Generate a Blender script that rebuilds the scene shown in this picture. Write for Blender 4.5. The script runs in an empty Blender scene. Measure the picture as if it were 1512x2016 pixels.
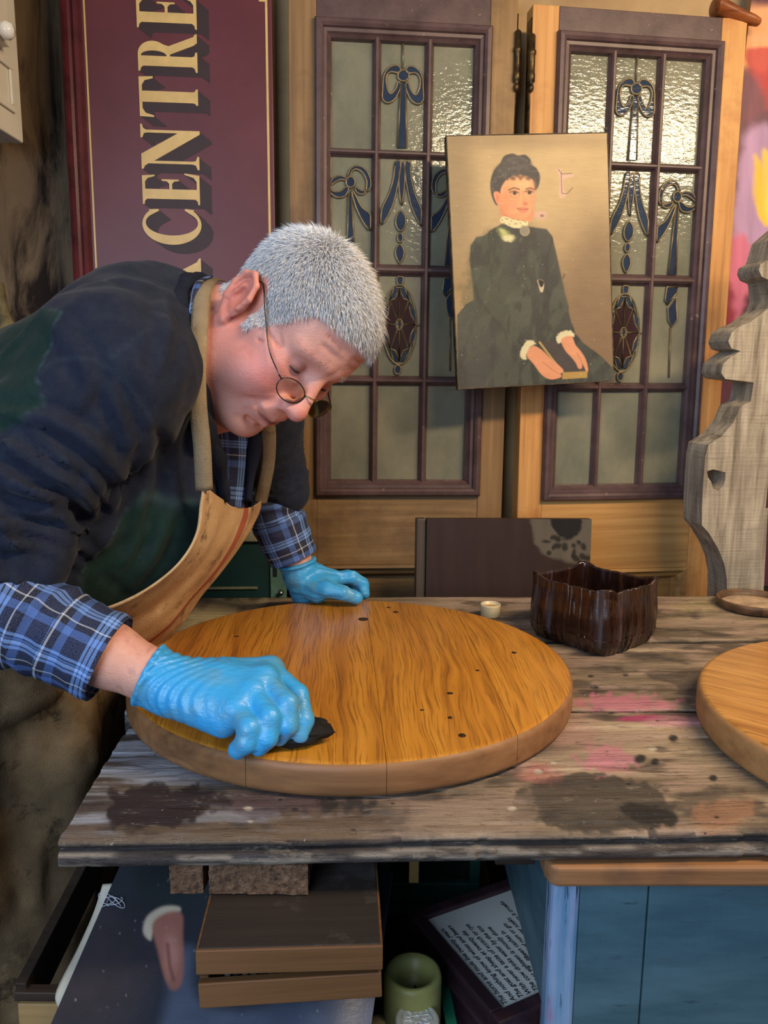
import bpy, math, random
import numpy as np
from mathutils import Vector, Matrix

random.seed(7)
np.random.seed(7)
SC = bpy.context.scene
COL = SC.collection

# ------------------------------------------------------------------ camera
FPX = 1580.0
PITCH, ROLL, CAMZ = math.radians(10.06), math.radians(0.57), 1.24
_fw = np.array([0, math.cos(PITCH), -math.sin(PITCH)])
_up = np.array([0, math.sin(PITCH), math.cos(PITCH)])
_rt = np.array([1.0, 0, 0])
CR = _rt * math.cos(ROLL) + _up * math.sin(ROLL)
CU = -_rt * math.sin(ROLL) + _up * math.cos(ROLL)
CAMP = np.array([0, 0, CAMZ])
cam_d = bpy.data.cameras.new('camera')
cam_d.sensor_fit = 'HORIZONTAL'
cam_d.sensor_width = 36.0
cam_d.lens = 36.0 * FPX / 1512.0
cam_d.clip_start = 0.02
cam = bpy.data.objects.new('camera', cam_d)
COL.objects.link(cam)
M = Matrix.Identity(4)
for i in range(3):
    M[i][0], M[i][1], M[i][2], M[i][3] = CR[i], CU[i], -_fw[i], CAMP[i]
cam.matrix_world = M
SC.camera = cam

# ------------------------------------------------------------------ world, lights, exposure
w = bpy.data.worlds.new('world')
SC.world = w
w.use_nodes = True
w.node_tree.nodes['Background'].inputs[0].default_value = (0.55, 0.66, 0.85, 1)
w.node_tree.nodes['Background'].inputs[1].default_value = 0.16


def area(name, loc, target, sx, sy, power, col):
    d = bpy.data.lights.new(name, 'AREA')
    d.shape = 'RECTANGLE'
    d.size, d.size_y, d.energy, d.color = sx, sy, power, col
    o = bpy.data.objects.new(name, d)
    o.location = loc
    o.rotation_euler = (Vector(target) - Vector(loc)).to_track_quat('-Z', 'Y').to_euler()
    COL.objects.link(o)
    return o


# daylight from the workshop window behind and left of the camera
area('window_light', (-0.80, -0.95, 1.62), (-0.10, 1.0, 0.95), 1.2, 1.3, 33, (0.66, 0.81, 1.0))
# warm strip lamp high up to the right of the bench
area('strip_lamp_light', (1.02, 0.42, 2.10), (0.55, 1.60, 1.00), 1.15, 0.10, 27, (1.0, 0.74, 0.45))

SC.view_settings.view_transform = 'Standard'
SC.view_settings.look = 'None'
SC.view_settings.gamma = 1.0
SC.view_settings.use_curve_mapping = False
SC.view_settings.exposure = 0.25


# ------------------------------------------------------------------ pixel <-> place
def ray(x, y):
    return _fw + (x - 756.0) / FPX * CR - (y - 1008.0) / FPX * CU


def at(x, y, Y):
    d = ray(x, y)
    return CAMP + d * (Y / d[1])


def onz(x, y, z):
    d = ray(x, y)
    return CAMP + d * ((z - CAMZ) / d[2])


class Frame:
    """a flat thing standing in the room: origin, axis along its width, axis up, normal towards the viewer"""
    def __init__(s, o, yaw, lean, rot=0.0):
        yaw, lean, rot = map(math.radians, (yaw, lean, rot))
        a = np.array([math.cos(yaw), math.sin(yaw), 0])
        n = np.array([-math.sin(yaw), math.cos(yaw), 0])
        b = np.array([0, 0, 1]) * math.cos(lean) + n * math.sin(lean)
        s.a = a * math.cos(rot) - b * math.sin(rot)
        s.b = b * math.cos(rot) + a * math.sin(rot)
        s.o = np.array(o, float)
        s.n = np.cross(s.a, s.b)      # towards viewer (-y)
        s.mat = Matrix.Identity(4)
        for i in range(3):
            s.mat[i][0], s.mat[i][1], s.mat[i][2], s.mat[i][3] = s.a[i], s.b[i], s.n[i], s.o[i]

    def uv(s, x, y, n=0.0):
        d = ray(x, y)
        t = np.dot(s.o + s.n * n - CAMP, s.n) / np.dot(d, s.n)
        p = CAMP + d * t - s.o
        return float(np.dot(p, s.a)), float(np.dot(p, s.b))

    def at(s, u, v, n=0.0):
        return s.o + s.a * u + s.b * v + s.n * n


# ------------------------------------------------------------------ colour and material helpers
def lin(c):
    r = []
    for v in c[:3]:
        v = v / 255.0
        r.append(v / 12.92 if v <= 0.04045 else ((v + 0.055) / 1.055) ** 2.4)
    return tuple(r) + (1.0,)


def linv(c):
    return np.array(lin(c)[:3])


class Mat:
    def __init__(s, name, rough=0.6, spec=0.5, metal=0.0, color=None, coat=0.0):
        s.m = bpy.data.materials.new(name)
        s.m.use_nodes = True
        s.t = s.m.node_tree
        s.b = s.t.nodes['Principled BSDF']
        s.out = s.t.nodes['Material Output']
        s.b.inputs['Roughness'].default_value = rough
        s.b.inputs['Specular IOR Level'].default_value = spec
        s.b.inputs['Metallic'].default_value = metal
        s.b.inputs['Coat Weight'].default_value = coat
        if color is not None:
            s.b.inputs['Base Color'].default_value = lin(color)

    def n(s, kind, ins=None, **props):
        nd = s.t.nodes.new('ShaderNode' + kind)
        for k, v in props.items():
            setattr(nd, k, v)
        for k, v in (ins or {}).items():
            s.set(nd.inputs[k], v)
        return nd

    def set(s, inp, v):
        if isinstance(v, bpy.types.NodeSocket):
            s.t.links.new(v, inp)
        elif isinstance(v, bpy.types.Node):
            s.t.links.new(v.outputs[0], inp)
        else:
            inp.default_value = v

    def coord(s, kind='Object', scale=(1, 1, 1), rot=(0, 0, 0), loc=(0, 0, 0)):
        c = s.n('TexCoord')
        return s.n('Mapping', {'Vector': c.outputs[kind], 'Scale': scale, 'Rotation': rot, 'Location': loc}).outputs[0]

    def noise(s, vec, scale=5, detail=4, rough=0.55, dist=0.0):
        return s.n('TexNoise', {'Vector': vec, 'Scale': scale, 'Detail': detail, 'Roughness': rough, 'Distortion': dist}).outputs['Fac']

    def ramp(s, fac, stops, interp='LINEAR'):
        r = s.n('ValToRGB', {'Fac': fac})
        r.color_ramp.interpolation = interp
        e = r.color_ramp.elements
        while len(e) < len(stops):
            e.new(0.5)
        for k, (p, c) in enumerate(stops):
            e[k].position = p
            e[k].color = lin(c) if not isinstance(c, (int, float)) else (c, c, c, 1)
        return r.outputs[0]

    def math(s, op, a, b=0.0, clamp=False):
        nd = s.n('Math', operation=op, use_clamp=clamp)
        s.set(nd.inputs[0], a)
        s.set(nd.inputs[1], b)
        return nd.outputs[0]

    def mix(s, fac, a, b, mode='MIX'):
        nd = s.n('Mix', data_type='RGBA', blend_type=mode)
        s.set(nd.inputs[0], fac)
        s.set(nd.inputs[6], lin(a) if isinstance(a, tuple) and len(a) == 3 else a)
        s.set(nd.inputs[7], lin(b) if isinstance(b, tuple) and len(b) == 3 else b)
        return nd.outputs[2]

    def color(s, v):
        s.set(s.b.inputs['Base Color'], v)
        return s

    def bump(s, h, strength=0.3, dist=0.002):
        b = s.n('Bump', {'Height': h, 'Strength': strength, 'Distance': dist})
        s.set(s.b.inputs['Normal'], b.outputs[0])
        return s

    def attr(s, name='Col'):
        return s.n('Attribute', attribute_name=name).outputs['Color']


MATS = {}


def plain(name, c, rough=0.6, spec=0.5, metal=0.0, var=0.25, scale=20, bump=0.15, c2=None, coat=0.0):
    """one surface: base colour with blotchy variation and a fine relief"""
    if name in MATS:
        return MATS[name].m
    m = Mat(name, rough, spec, metal, coat=coat)
    v = m.coord()
    f = m.noise(v, scale, 5, 0.6)
    dark = tuple(int(x * (1 - var)) for x in c) if c2 is None else c2
    m.color(m.ramp(f, [(0.32, dark), (0.66, c)]))
    if bump:
        m.bump(m.noise(v, scale * 9, 3, 0.6), bump, 0.001)
    MATS[name] = m
    return m.m


def wood(name, dark, mid, light, axis=0, scale=1.0, rough=0.5, ring=0.5, bump=0.25, coat=0.0, worn=None, stain=None, spec=0.4, attr=False):
    """timber with its grain along the given object axis"""
    if name in MATS:
        return MATS[name].m
    m = Mat(name, rough, spec, coat=coat)
    sc = [26.0 * scale] * 3
    sc[axis] = 1.6 * scale
    v = m.coord(scale=tuple(sc))
    warp = m.noise(m.coord(scale=tuple(3.0 * scale if i != axis else 1.2 * scale for i in range(3))), 1.6, 2, 0.5)
    g = m.noise(v, 1.0, 6, 0.65, 0.6)
    sc2 = [85.0 * scale] * 3
    sc2[axis] = 2.4 * scale
    wr_ = m.n('CombineXYZ', {'XYZ'[(axis + 1) % 3]: m.math('MULTIPLY', m.math('SUBTRACT', warp, 0.5), 3.2)})
    wv = m.noise(m.n('VectorMath', {0: m.coord(scale=tuple(sc2)), 1: wr_.outputs[0]}, operation='ADD').outputs[0], 1.0, 2, 0.5)
    fac = m.math('ADD', m.math('MULTIPLY', g, 1.0 - ring), m.math('MULTIPLY', wv, ring))
    fac = m.math('ADD', fac, m.math('MULTIPLY', m.math('SUBTRACT', warp, 0.5), 0.5))
    col = m.ramp(fac, [(0.22, dark), (0.5, mid), (0.8, light)])
    if worn is not None:
        wf = m.ramp(m.noise(m.coord(scale=(1, 1, 1)), 7 * scale, 6, 0.7), [(0.50, 0.0), (0.62, 1.0)])
        col = m.mix(wf, col, worn)
    if stain is not None:
        sf = m.ramp(m.noise(m.coord(scale=(1, 1, 1), loc=(3, 1, 2)), 4 * scale, 5, 0.65), [(0.52, 0.0), (0.70, 0.85)])
        col = m.mix(sf, col, stain)
    if attr:
        at_ = m.n('Attribute', attribute_name='Col')
        col = m.mix(at_.outputs['Alpha'], col, at_.outputs['Color'])
    m.color(col)
    m.bump(m.math('ADD', fac, m.math('MULTIPLY', m.noise(v, 3.0, 4, 0.7), 0.6)), bump, 0.0025)
    MATS[name] = m
    return m.m


# ------------------------------------------------------------------ mesh helpers
def link(o, parent=None, local=True):
    COL.objects.link(o)
    if parent is not None:
        o.parent = parent
        if not local:
            o.matrix_parent_inverse = parent.matrix_world.inverted()
    return o


def mesh(name, verts, faces, m=None, parent=None, smooth=False, mats=None, mi=None):
    me = bpy.data.meshes.new(name)
    me.from_pydata([tuple(map(float, v)) for v in verts], [], [tuple(int(i) for i in f) for f in faces])
    for k in (mats or ([m] if m else [])):
        me.materials.append(k)
    if mi is not None:
        me.polygons.foreach_set('material_index', np.asarray(mi, np.int32))
    if smooth:
        me.polygons.foreach_set('use_smooth', np.ones(len(me.polygons), bool))
    me.update()
    o = bpy.data.objects.new(name, me)
    return link(o, parent)


def tag(o, label=None, cat=None, group=None, kind=None):
    if label:
        o['label'] = label
    if cat:
        o['category'] = cat
    if group:
        o['group'] = group
    if kind:
        o['kind'] = kind
    return o


def empty(name, mat4=None, loc=None):
    o = bpy.data.objects.new(name, None)
    o.empty_display_size = 0.05
    COL.objects.link(o)
    if mat4 is not None:
        o.matrix_world = mat4
    if loc is not None:
        o.location = tuple(map(float, loc))
    bpy.context.view_layer.update()
    return o


class MB:
    """collects simple shapes for one mesh"""
    def __init__(s):
        s.v, s.f = [], []

    def add(s, verts, faces):
        k = len(s.v)
        s.v += [tuple(map(float, p)) for p in verts]
        s.f += [tuple(i + k for i in f) for f in faces]
        return s

    def box(s, x0, x1, y0, y1, z0, z1):
        v = [(x, y, z) for x in (x0, x1) for y in (y0, y1) for z in (z0, z1)]
        return s.add(v, [(0, 1, 3, 2), (4, 6, 7, 5), (0, 4, 5, 1), (2, 3, 7, 6), (0, 2, 6, 4), (1, 5, 7, 3)])

    def prism(s, poly, z0, z1, zfun=None):
        """polygon in xy swept from z0 to z1 (counter-clockwise polygon, outward faces)"""
        n = len(poly)
        a = sum(poly[i][0] * poly[(i + 1) % n][1] - poly[(i + 1) % n][0] * poly[i][1] for i in range(n))
        if a < 0:
            poly = poly[::-1]
        v = [(p[0], p[1], z0) for p in poly] + [(p[0], p[1], z1) for p in poly]
        f = [tuple(range(n))[::-1], tuple(range(n, 2 * n))]
        f += [(i, (i + 1) % n, n + (i + 1) % n, n + i) for i in range(n)]
        return s.add(v, f)

    def tube(s, pts, r, seg=8, cap=True, flat=None, closed=False):
        """tube along a path; r number or list; flat=(axis vector, factor) squashes it"""
        P = [np.array(p, float) for p in pts]
        n = len(P)
        rr = list(r) if hasattr(r, '__len__') else [r] * n
        T = []
        for i in range(n):
            if closed:
                d = P[(i + 1) % n] - P[i - 1]
            else:
                d = P[min(i + 1, n - 1)] - P[max(i - 1, 0)]
            T.append(d / (np.linalg.norm(d) + 1e-12))
        u = np.cross(T[0], [0, 0, 1])
        if np.linalg.norm(u) < 1e-3:
            u = np.cross(T[0], [0, 1, 0])
        u /= np.linalg.norm(u)
        V, F = [], []
        for i in range(n):
            u = u - T[i] * np.dot(u, T[i])
            u /= np.linalg.norm(u)
            w_ = np.cross(T[i], u)
            for k in range(seg):
                a = 2 * math.pi * k / seg
                d = (u * math.cos(a) + w_ * math.sin(a)) * rr[i]
                if flat is not None:
                    ax = np.array(flat[0], float)
                    ax /= np.linalg.norm(ax)
                    d = d - ax * np.dot(d, ax) * (1 - flat[1])
                V.append(P[i] + d)
        m_ = n if closed else n - 1
        for i in range(m_):
            j = (i + 1) % n
            for k in range(seg):
                k2 = (k + 1) % seg
                F.append((i * seg + k, i * seg + k2, j * seg + k2, j * seg + k))
        if cap and not closed:
            F.append(tuple(range(seg))[::-1])
            F.append(tuple((n - 1) * seg + k for k in range(seg)))
        return s.add(V, F)

    def lathe(s, prof, seg=32, c=(0, 0, 0), ax=2):
        """profile of (radius, height) turned about the axis"""
        V, F = [], []
        n = len(prof)
        for k in range(seg):
            a = 2 * math.pi * k / seg
            for r, h in prof:
                p = [r * math.cos(a), r * math.sin(a), h]
                if ax == 1:
                    p = [p[0], p[2], -p[1]]
                if ax == 0:
                    p = [p[2], p[0], p[1]]
                V.append((p[0] + c[0], p[1] + c[1], p[2] + c[2]))
        for k in range(seg):
            k2 = (k + 1) % seg
            for i in range(n - 1):
                F.append((k * n + i, k2 * n + i, k2 * n + i + 1, k * n + i + 1))
        if prof[0][0] > 1e-6:
            F.append(tuple(k * n for k in range(seg))[::-1])
        if prof[-1][0] > 1e-6:
            F.append(tuple(k * n + n - 1 for k in range(seg)))
        return s.add(V, F)

    def build(s, name, m, parent=None, smooth=False, bevel=0.0, segs=2, auto=False):
        o = mesh(name, s.v, s.f, m, parent, smooth)
        if bevel:
            b = o.modifiers.new('bevel', 'BEVEL')
            b.width = bevel
            b.segments = segs
            b.limit_method = 'ANGLE'
        return o


def box(name, x0, x1, y0, y1, z0, z1, m, parent=None, bevel=0.002):
    return MB().box(x0, x1, y0, y1, z0, z1).build(name, m, parent, bevel=bevel)


def catmull(P, n, closed=False):
    P = np.asarray(P, float)
    k = len(P)
    out = []
    ts = np.linspace(0, k if closed else k - 1, n, endpoint=not closed)
    for t in ts:
        i = int(min(math.floor(t), k - 1 if closed else k - 2))
        u = t - i
        if closed:
            p = [P[(i + j - 1) % k] for j in range(4)]
        else:
            p = [P[min(max(i + j - 1, 0), k - 1)] for j in range(4)]
        out.append(0.5 * ((2 * p[1]) + (-p[0] + p[2]) * u + (2 * p[0] - 5 * p[1] + 4 * p[2] - p[3]) * u ** 2
                          + (-p[0] + 3 * p[1] - 3 * p[2] + p[3]) * u ** 3))
    return np.array(out)


def grid_faces(nu, nv, wrap=False):
    i = np.arange(nu - 1)[:, None]
    j = np.arange(nv if wrap else nv - 1)[None, :]
    j2 = (j + 1) % nv
    a = i * nv + j
    b = i * nv + j2
    c = (i + 1) * nv + j2
    d = (i + 1) * nv + j
    return np.stack([a, d, c, b], -1).reshape(-1, 4)


def fast_mesh(name, V, Q, m, parent=None, smooth=True, col=None, uv=None):
    """mesh from numpy arrays with optional point colours (rgb or rgba, linear) and uv per point"""
    V = np.asarray(V, np.float32)
    Q = np.asarray(Q, np.int32)
    me = bpy.data.meshes.new(name)
    me.vertices.add(len(V))
    me.vertices.foreach_set('co', V.ravel())
    k = Q.shape[1]
    me.loops.add(Q.size)
    me.loops.foreach_set('vertex_index', Q.ravel())
    me.polygons.add(len(Q))
    me.polygons.foreach_set('loop_start', np.arange(len(Q), dtype=np.int32) * k)
    try:
        me.polygons.foreach_set('loop_total', np.full(len(Q), k, np.int32))
    except Exception:
        pass
    if smooth:
        me.polygons.foreach_set('use_smooth', np.ones(len(Q), bool))
    if col is not None:
        c = np.asarray(col, np.float32)
        if c.shape[1] == 3:
            c = np.concatenate([c, np.ones((len(c), 1), np.float32)], 1)
        a = me.attributes.new('Col', 'FLOAT_COLOR', 'POINT')
        a.data.foreach_set('color', c.ravel())
    if uv is not None:
        u = me.uv_layers.new(name='UVMap')
        u.data.foreach_set('uv', np.asarray(uv, np.float32)[Q.ravel()].ravel())
    if m is not None:
        me.materials.append(m)
    me.update(calc_edges=True)
    me.validate()
    o = bpy.data.objects.new(name, me)
    return link(o, parent)


# ------------------------------------------------------------------ numpy noise
def _hash(i, j, k, seed):
    n = (i * 73856093) ^ (j * 19349663) ^ (k * 83492791) ^ (seed * 2654435761)
    n = (n ^ (n >> 13)) * 1274126177
    n = n ^ (n >> 16)
    return (n & 0xffff) / 65535.0


def vnoise(X, Y, Z, seed=0):
    X, Y, Z = np.broadcast_arrays(np.asarray(X, float), np.asarray(Y, float), np.asarray(Z, float))
    i, j, k = (np.floor(a).astype(np.int64) for a in (X, Y, Z))
    x, y, z = X - i, Y - j, Z - k
    x, y, z = (a * a * (3 - 2 * a) for a in (x, y, z))
    r = 0
    for di in (0, 1):
        for dj in (0, 1):
            for dk in (0, 1):
                r = r + _hash(i + di, j + dj, k + dk, seed) * (x if di else 1 - x) * (y if dj else 1 - y) * (z if dk else 1 - z)
    return r


def fbm(X, Y, Z=0.0, oct=4, seed=0, gain=0.5):
    r, a, t = 0, 1.0, 0
    for o in range(oct):
        r = r + a * vnoise(np.asarray(X) * 2 ** o, np.asarray(Y) * 2 ** o, np.asarray(Z) * 2 ** o, seed + o)
        t += a
        a *= gain
    return r / t


def sstep(a, b, x):
    t = np.clip((x - a) / (b - a + 1e-12), 0, 1)
    return t * t * (3 - 2 * t)


# ------------------------------------------------------------------ distance fields -> one continuous skin
def s_cap(P, a, b, ra, rb):
    a, b = np.asarray(a, float), np.asarray(b, float)
    ab = b - a
    L = float(ab @ ab) + 1e-12
    t = np.clip(((P[0] - a[0]) * ab[0] + (P[1] - a[1]) * ab[1] + (P[2] - a[2]) * ab[2]) / L, 0, 1)
    d = np.sqrt((P[0] - a[0] - t * ab[0]) ** 2 + (P[1] - a[1] - t * ab[1]) ** 2 + (P[2] - a[2] - t * ab[2]) ** 2)
    return d - (ra + (rb - ra) * t)


def s_ell(P, c, r, R=None):
    """ellipsoid; R: rows are its axes"""
    q = [P[i] - c[i] for i in range(3)]
    if R is not None:
        R = np.asarray(R, float)
        q = [q[0] * R[i][0] + q[1] * R[i][1] + q[2] * R[i][2] for i in range(3)]
    k0 = np.sqrt(sum((q[i] / r[i]) ** 2 for i in range(3)))
    k1 = np.sqrt(sum((q[i] / r[i] ** 2) ** 2 for i in range(3))) + 1e-9
    return k0 * (k0 - 1) / k1


def smin(a, b, k):
    h = np.clip(0.5 + 0.5 * (b - a) / k, 0, 1)
    return b + (a - b) * h - k * h * (1 - h)


def smax(a, b, k):
    return -smin(-a, -b, k)


def surface_nets(fn, lo, hi, h):
    lo, hi = np.asarray(lo, float), np.asarray(hi, float)
    n = np.ceil((hi - lo) / h).astype(int) + 1
    ax = [lo[i] + h * np.arange(n[i]) for i in range(3)]
    P = np.meshgrid(*ax, indexing='ij')
    F = fn(P)
    s = F < 0
    c = [(i, j, k) for i in (0, 1) for j in (0, 1) for k in (0, 1)]
    sl = lambda A, o: A[o[0]:n[0] - 1 + o[0], o[1]:n[1] - 1 + o[1], o[2]:n[2] - 1 + o[2]]
    cnt = sum(sl(s, o).astype(np.int8) for o in c)
    act = (cnt > 0) & (cnt < 8)
    idx = np.argwhere(act)
    num = -np.ones(act.shape, np.int64)
    num[act] = np.arange(len(idx))
    acc = np.zeros((len(idx), 3))
    w_ = np.zeros(len(idx))
    for d in range(3):
        for o in c:
            if o[d]:
                continue
            o2 = list(o)
            o2[d] = 1
            f0 = F[tuple((idx + o).T)]
            f1 = F[tuple((idx + o2).T)]
            m_ = (f0 < 0) != (f1 < 0)
            t = np.where(m_, f0 / np.where(m_, f0 - f1, 1), 0)
            p = np.array(o, float)[None] + np.eye(3)[d][None] * t[:, None]
            acc[m_] += p[m_]
            w_[m_] += 1
    V = lo + h * (idx + acc / w_[:, None])
    Q = []
    for d in range(3):
        e, g = (d + 1) % 3, (d + 2) % 3
        A = [slice(None)] * 3
        B = [slice(None)] * 3
        A[d] = slice(0, n[d] - 1)
        B[d] = slice(1, n[d])
        sa, sb = s[tuple(A)], s[tuple(B)]
        ch = np.argwhere(sa != sb)
        ch = ch[(ch[:, e] > 0) & (ch[:, g] > 0) & (ch[:, e] < n[e] - 1) & (ch[:, g] < n[g] - 1)]
        q = []
        for (oe, og) in ((-1, -1), (0, -1), (0, 0), (-1, 0)):
            t = ch.copy()
            t[:, e] += oe
            t[:, g] += og
            q.append(num[tuple(t.T)])
        q = np.stack(q, -1)
        inside = sa[tuple(ch.T)]
        q[~inside] = q[~inside][:, ::-1]
        Q.append(q)
    return V, np.concatenate(Q), F


def smooth_mesh(V, Q, it=2, lam=0.5):
    E = np.concatenate([Q[:, [0, 1]], Q[:, [1, 2]], Q[:, [2, 3]], Q[:, [3, 0]]])
    E = np.concatenate([E, E[:, ::-1]])
    deg = np.bincount(E[:, 0], minlength=len(V))[:, None] + 1e-9
    for _ in range(it):
        S = np.stack([np.bincount(E[:, 0], weights=V[E[:, 1], k], minlength=len(V)) for k in range(3)], -1)
        V = V + lam * (S / deg - V)
    return V


def vnormals(V, Q):
    fn = np.cross(V[Q[:, 2]] - V[Q[:, 0]], V[Q[:, 3]] - V[Q[:, 1]])
    N = np.stack([sum(np.bincount(Q[:, c], weights=fn[:, k], minlength=len(V)) for c in range(4)) for k in range(3)], -1)
    return N / (np.linalg.norm(N, axis=1, keepdims=True) + 1e-12)


# ------------------------------------------------------------------ flat artwork: painted onto a fine grid as point colours
def poly_sd(X, Y, poly):
    poly = np.asarray(poly, float)
    d = np.full(X.shape, 1e9)
    ins = np.zeros(X.shape, bool)
    n = len(poly)
    for i in range(n):
        x0, y0 = poly[i - 1]
        x1, y1 = poly[i]
        ex, ey = x1 - x0, y1 - y0
        wx, wy = X - x0, Y - y0
        t = np.clip((wx * ex + wy * ey) / (ex * ex + ey * ey + 1e-12), 0, 1)
        d = np.minimum(d, (wx - ex * t) ** 2 + (wy - ey * t) ** 2)
        c = (y0 > Y) != (y1 > Y)
        ins ^= c & (X < (x1 - x0) * (Y - y0) / ((y1 - y0) if abs(y1 - y0) > 1e-9 else 1e-9) + x0)
    d = np.sqrt(d)
    return np.where(ins, -d, d)


class Art:
    def __init__(s, X, Y, base):
        s.X, s.Y = X, Y
        s.C = np.broadcast_to(linv(base), X.shape + (3,)).copy()
        s.A = np.zeros(X.shape)

    def blend(s, mask, c):
        c = linv(c) if isinstance(c, tuple) else c
        s.C = s.C + (c - s.C) * mask[..., None]
        s.A = np.maximum(s.A, mask)

    def poly(s, pts, c, soft=4.0, op=1.0, wob=0.0, wsc=0.02, seed=1, smooth=True):
        pts = np.asarray(pts, float)
        if smooth and len(pts) > 3:
            pts = catmull(pts, len(pts) * 4, closed=True)
        sd = poly_sd(s.X, s.Y, pts)
        if wob:
            sd = sd + wob * (fbm(s.X * wsc, s.Y * wsc, 0, 3, seed) - 0.5) * 2
        s.blend(sstep(soft, -soft, sd) * op, c)

    def ell(s, cx, cy, rx, ry, c, soft=0.15, op=1.0, rot=0.0, wob=0.0, wsc=0.02, seed=1):
        cr, sr = math.cos(rot), math.sin(rot)
        x, y = s.X - cx, s.Y - cy
        q = np.sqrt(((x * cr + y * sr) / rx) ** 2 + ((-x * sr + y * cr) / ry) ** 2)
        if wob:
            q = q + wob * (fbm(s.X * wsc, s.Y * wsc, 0, 4, seed) - 0.5) * 2
        s.blend(sstep(1 + soft, 1 - soft, q) * op, c)

    def line(s, pts, wd, c, soft=2.0, op=1.0):
        d = np.full(s.X.shape, 1e9)
        for (x0, y0), (x1, y1) in zip(pts[:-1], pts[1:]):
            ex, ey = x1 - x0, y1 - y0
            t = np.clip(((s.X - x0) * ex + (s.Y - y0) * ey) / (ex * ex + ey * ey + 1e-9), 0, 1)
            d = np.minimum(d, np.hypot(s.X - x0 - ex * t, s.Y - y0 - ey * t))
        s.blend(sstep(wd + soft, max(wd - soft, 0), d) * op, c)


def homography(src, dst):
    A, B = [], []
    for (x, y), (u, v) in zip(src, dst):
        A += [[x, y, 1, 0, 0, 0, -u * x, -u * y], [0, 0, 0, x, y, 1, -v * x, -v * y]]
        B += [u, v]
    h = np.linalg.solve(np.array(A, float), np.array(B, float))
    return np.append(h, 1).reshape(3, 3)


def hmap(H, x, y):
    w_ = H[2, 0] * x + H[2, 1] * y + H[2, 2]
    return (H[0, 0] * x + H[0, 1] * y + H[0, 2]) / w_, (H[1, 0] * x + H[1, 1] * y + H[1, 2]) / w_

# ================================================================== THE ROOM
WALLF = Frame((-0.145, 1.775, 0.0), 6.3, 0)
m = Mat('plaster_wall', 0.85, 0.2)
v = m.coord()
base = m.ramp(m.noise(v, 3.0, 6, 0.6), [(0.3, (150, 122, 88)), (0.7, (196, 168, 126))])
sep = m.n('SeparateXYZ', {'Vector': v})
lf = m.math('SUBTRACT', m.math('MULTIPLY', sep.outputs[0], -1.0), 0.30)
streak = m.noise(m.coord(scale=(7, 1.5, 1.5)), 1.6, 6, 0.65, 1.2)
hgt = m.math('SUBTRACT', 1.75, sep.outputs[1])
smear_shade = m.math('MULTIPLY', m.ramp(m.math('ADD', streak, m.math('MULTIPLY', hgt, 0.22)), [(0.50, 0.0), (0.66, 1.0)]), m.ramp(lf, [(0.0, 0.0), (0.08, 0.97)]))
base = m.mix(m.ramp(lf, [(0.0, 0.0), (0.1, 0.8)]), base, (92, 76, 62))  # left end browned: its shade is painted into the cream plaster
m.color(m.mix(smear_shade, base, (30, 20, 20)))  # dark smears, thicker downwards to stand in for the unlit lower left too
m.bump(m.noise(v, 40, 4, 0.6), 0.3, 0.003)
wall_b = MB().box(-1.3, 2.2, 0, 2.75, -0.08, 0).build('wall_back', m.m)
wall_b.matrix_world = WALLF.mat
tag(wall_b, 'dirty cream plaster wall with shade painted in at left, behind the doors and the sign', 'wall', kind='structure')

wl = MB().box(-1.36, -1.28, -1.2, 1.9, 0, 2.75).build('wall_left', plain('brown_wall', (96, 80, 66), 0.9, 0.2, var=0.4, scale=4))
tag(wl, 'brown plaster side wall at the far left', 'wall', kind='structure')
fl = MB().box(-1.6, 2.6, -1.5, 2.2, -0.05, 0).build('floor', plain('workshop_floor', (86, 76, 66), 0.8, 0.3, var=0.5, scale=6))
tag(fl, 'grimy workshop floor in the dark under the bench', 'floor', kind='structure')

# ------------------------------------------------------------------ cream wall cabinet, top left
CREAM = plain('cream_paint', (226, 220, 204), 0.45, 0.4, var=0.06, scale=8, bump=0.06)
cx = at(47, 283, 1.56)
cab = empty('wall_cabinet', loc=(cx[0], cx[1], cx[2]))
tag(cab, 'cream painted wall cabinet with round white knob at top left corner', 'cabinet')
box('body', -0.34, -0.022, -0.62, 0.0, 0.0, 0.75, CREAM, cab, 0.004)
box('face_frame', -0.022, 0.0, -0.62, 0.0, 0.0, 0.75, CREAM, cab, 0.003)
def on_cab(x, y, off=0.0):
    r = ray(x, y)
    p = CAMP + r * ((cx[0] + off) / r[0]) - cx
    return p[1], p[2]


ye, ze = on_cab(20, 94, 0.018)
d = MB()
d.box(0.0, 0.018, -0.58, ye, ze, 0.72).box(0.018, 0.022, -0.55, ye - 0.05, ze + 0.04, 0.69)
dd = d.build('door', CREAM, cab, bevel=0.003)
ky, kz = on_cab(9, 60, 0.03)
MB().lathe([(0.0, 0.028), (0.010, 0.026), (0.0145, 0.018), (0.013, 0.010), (0.006, 0.004), (0.007, 0.0)], 24, (0.0, 0, 0), 0).build('knob', plain('white_china', (238, 234, 226), 0.15, 0.5, var=0.03, bump=0), dd, smooth=True).location = (0.018, ky, kz)
fr = MB()
yr, zr0 = on_cab(27, 224)
zr1 = ze - 0.012
for (y0, y1, z0, z1) in ((-0.58, yr, zr1 - 0.012, zr1), (-0.58, yr, zr0, zr0 + 0.012), (yr - 0.012, yr, zr0 + 0.012, zr1 - 0.012), (-0.58, -0.568, zr0 + 0.012, zr1 - 0.012)):
    fr.box(0.0, 0.005, y0, y1, z0, z1)
fr.build('drawer_front', CREAM, cab, bevel=0.002)

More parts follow.
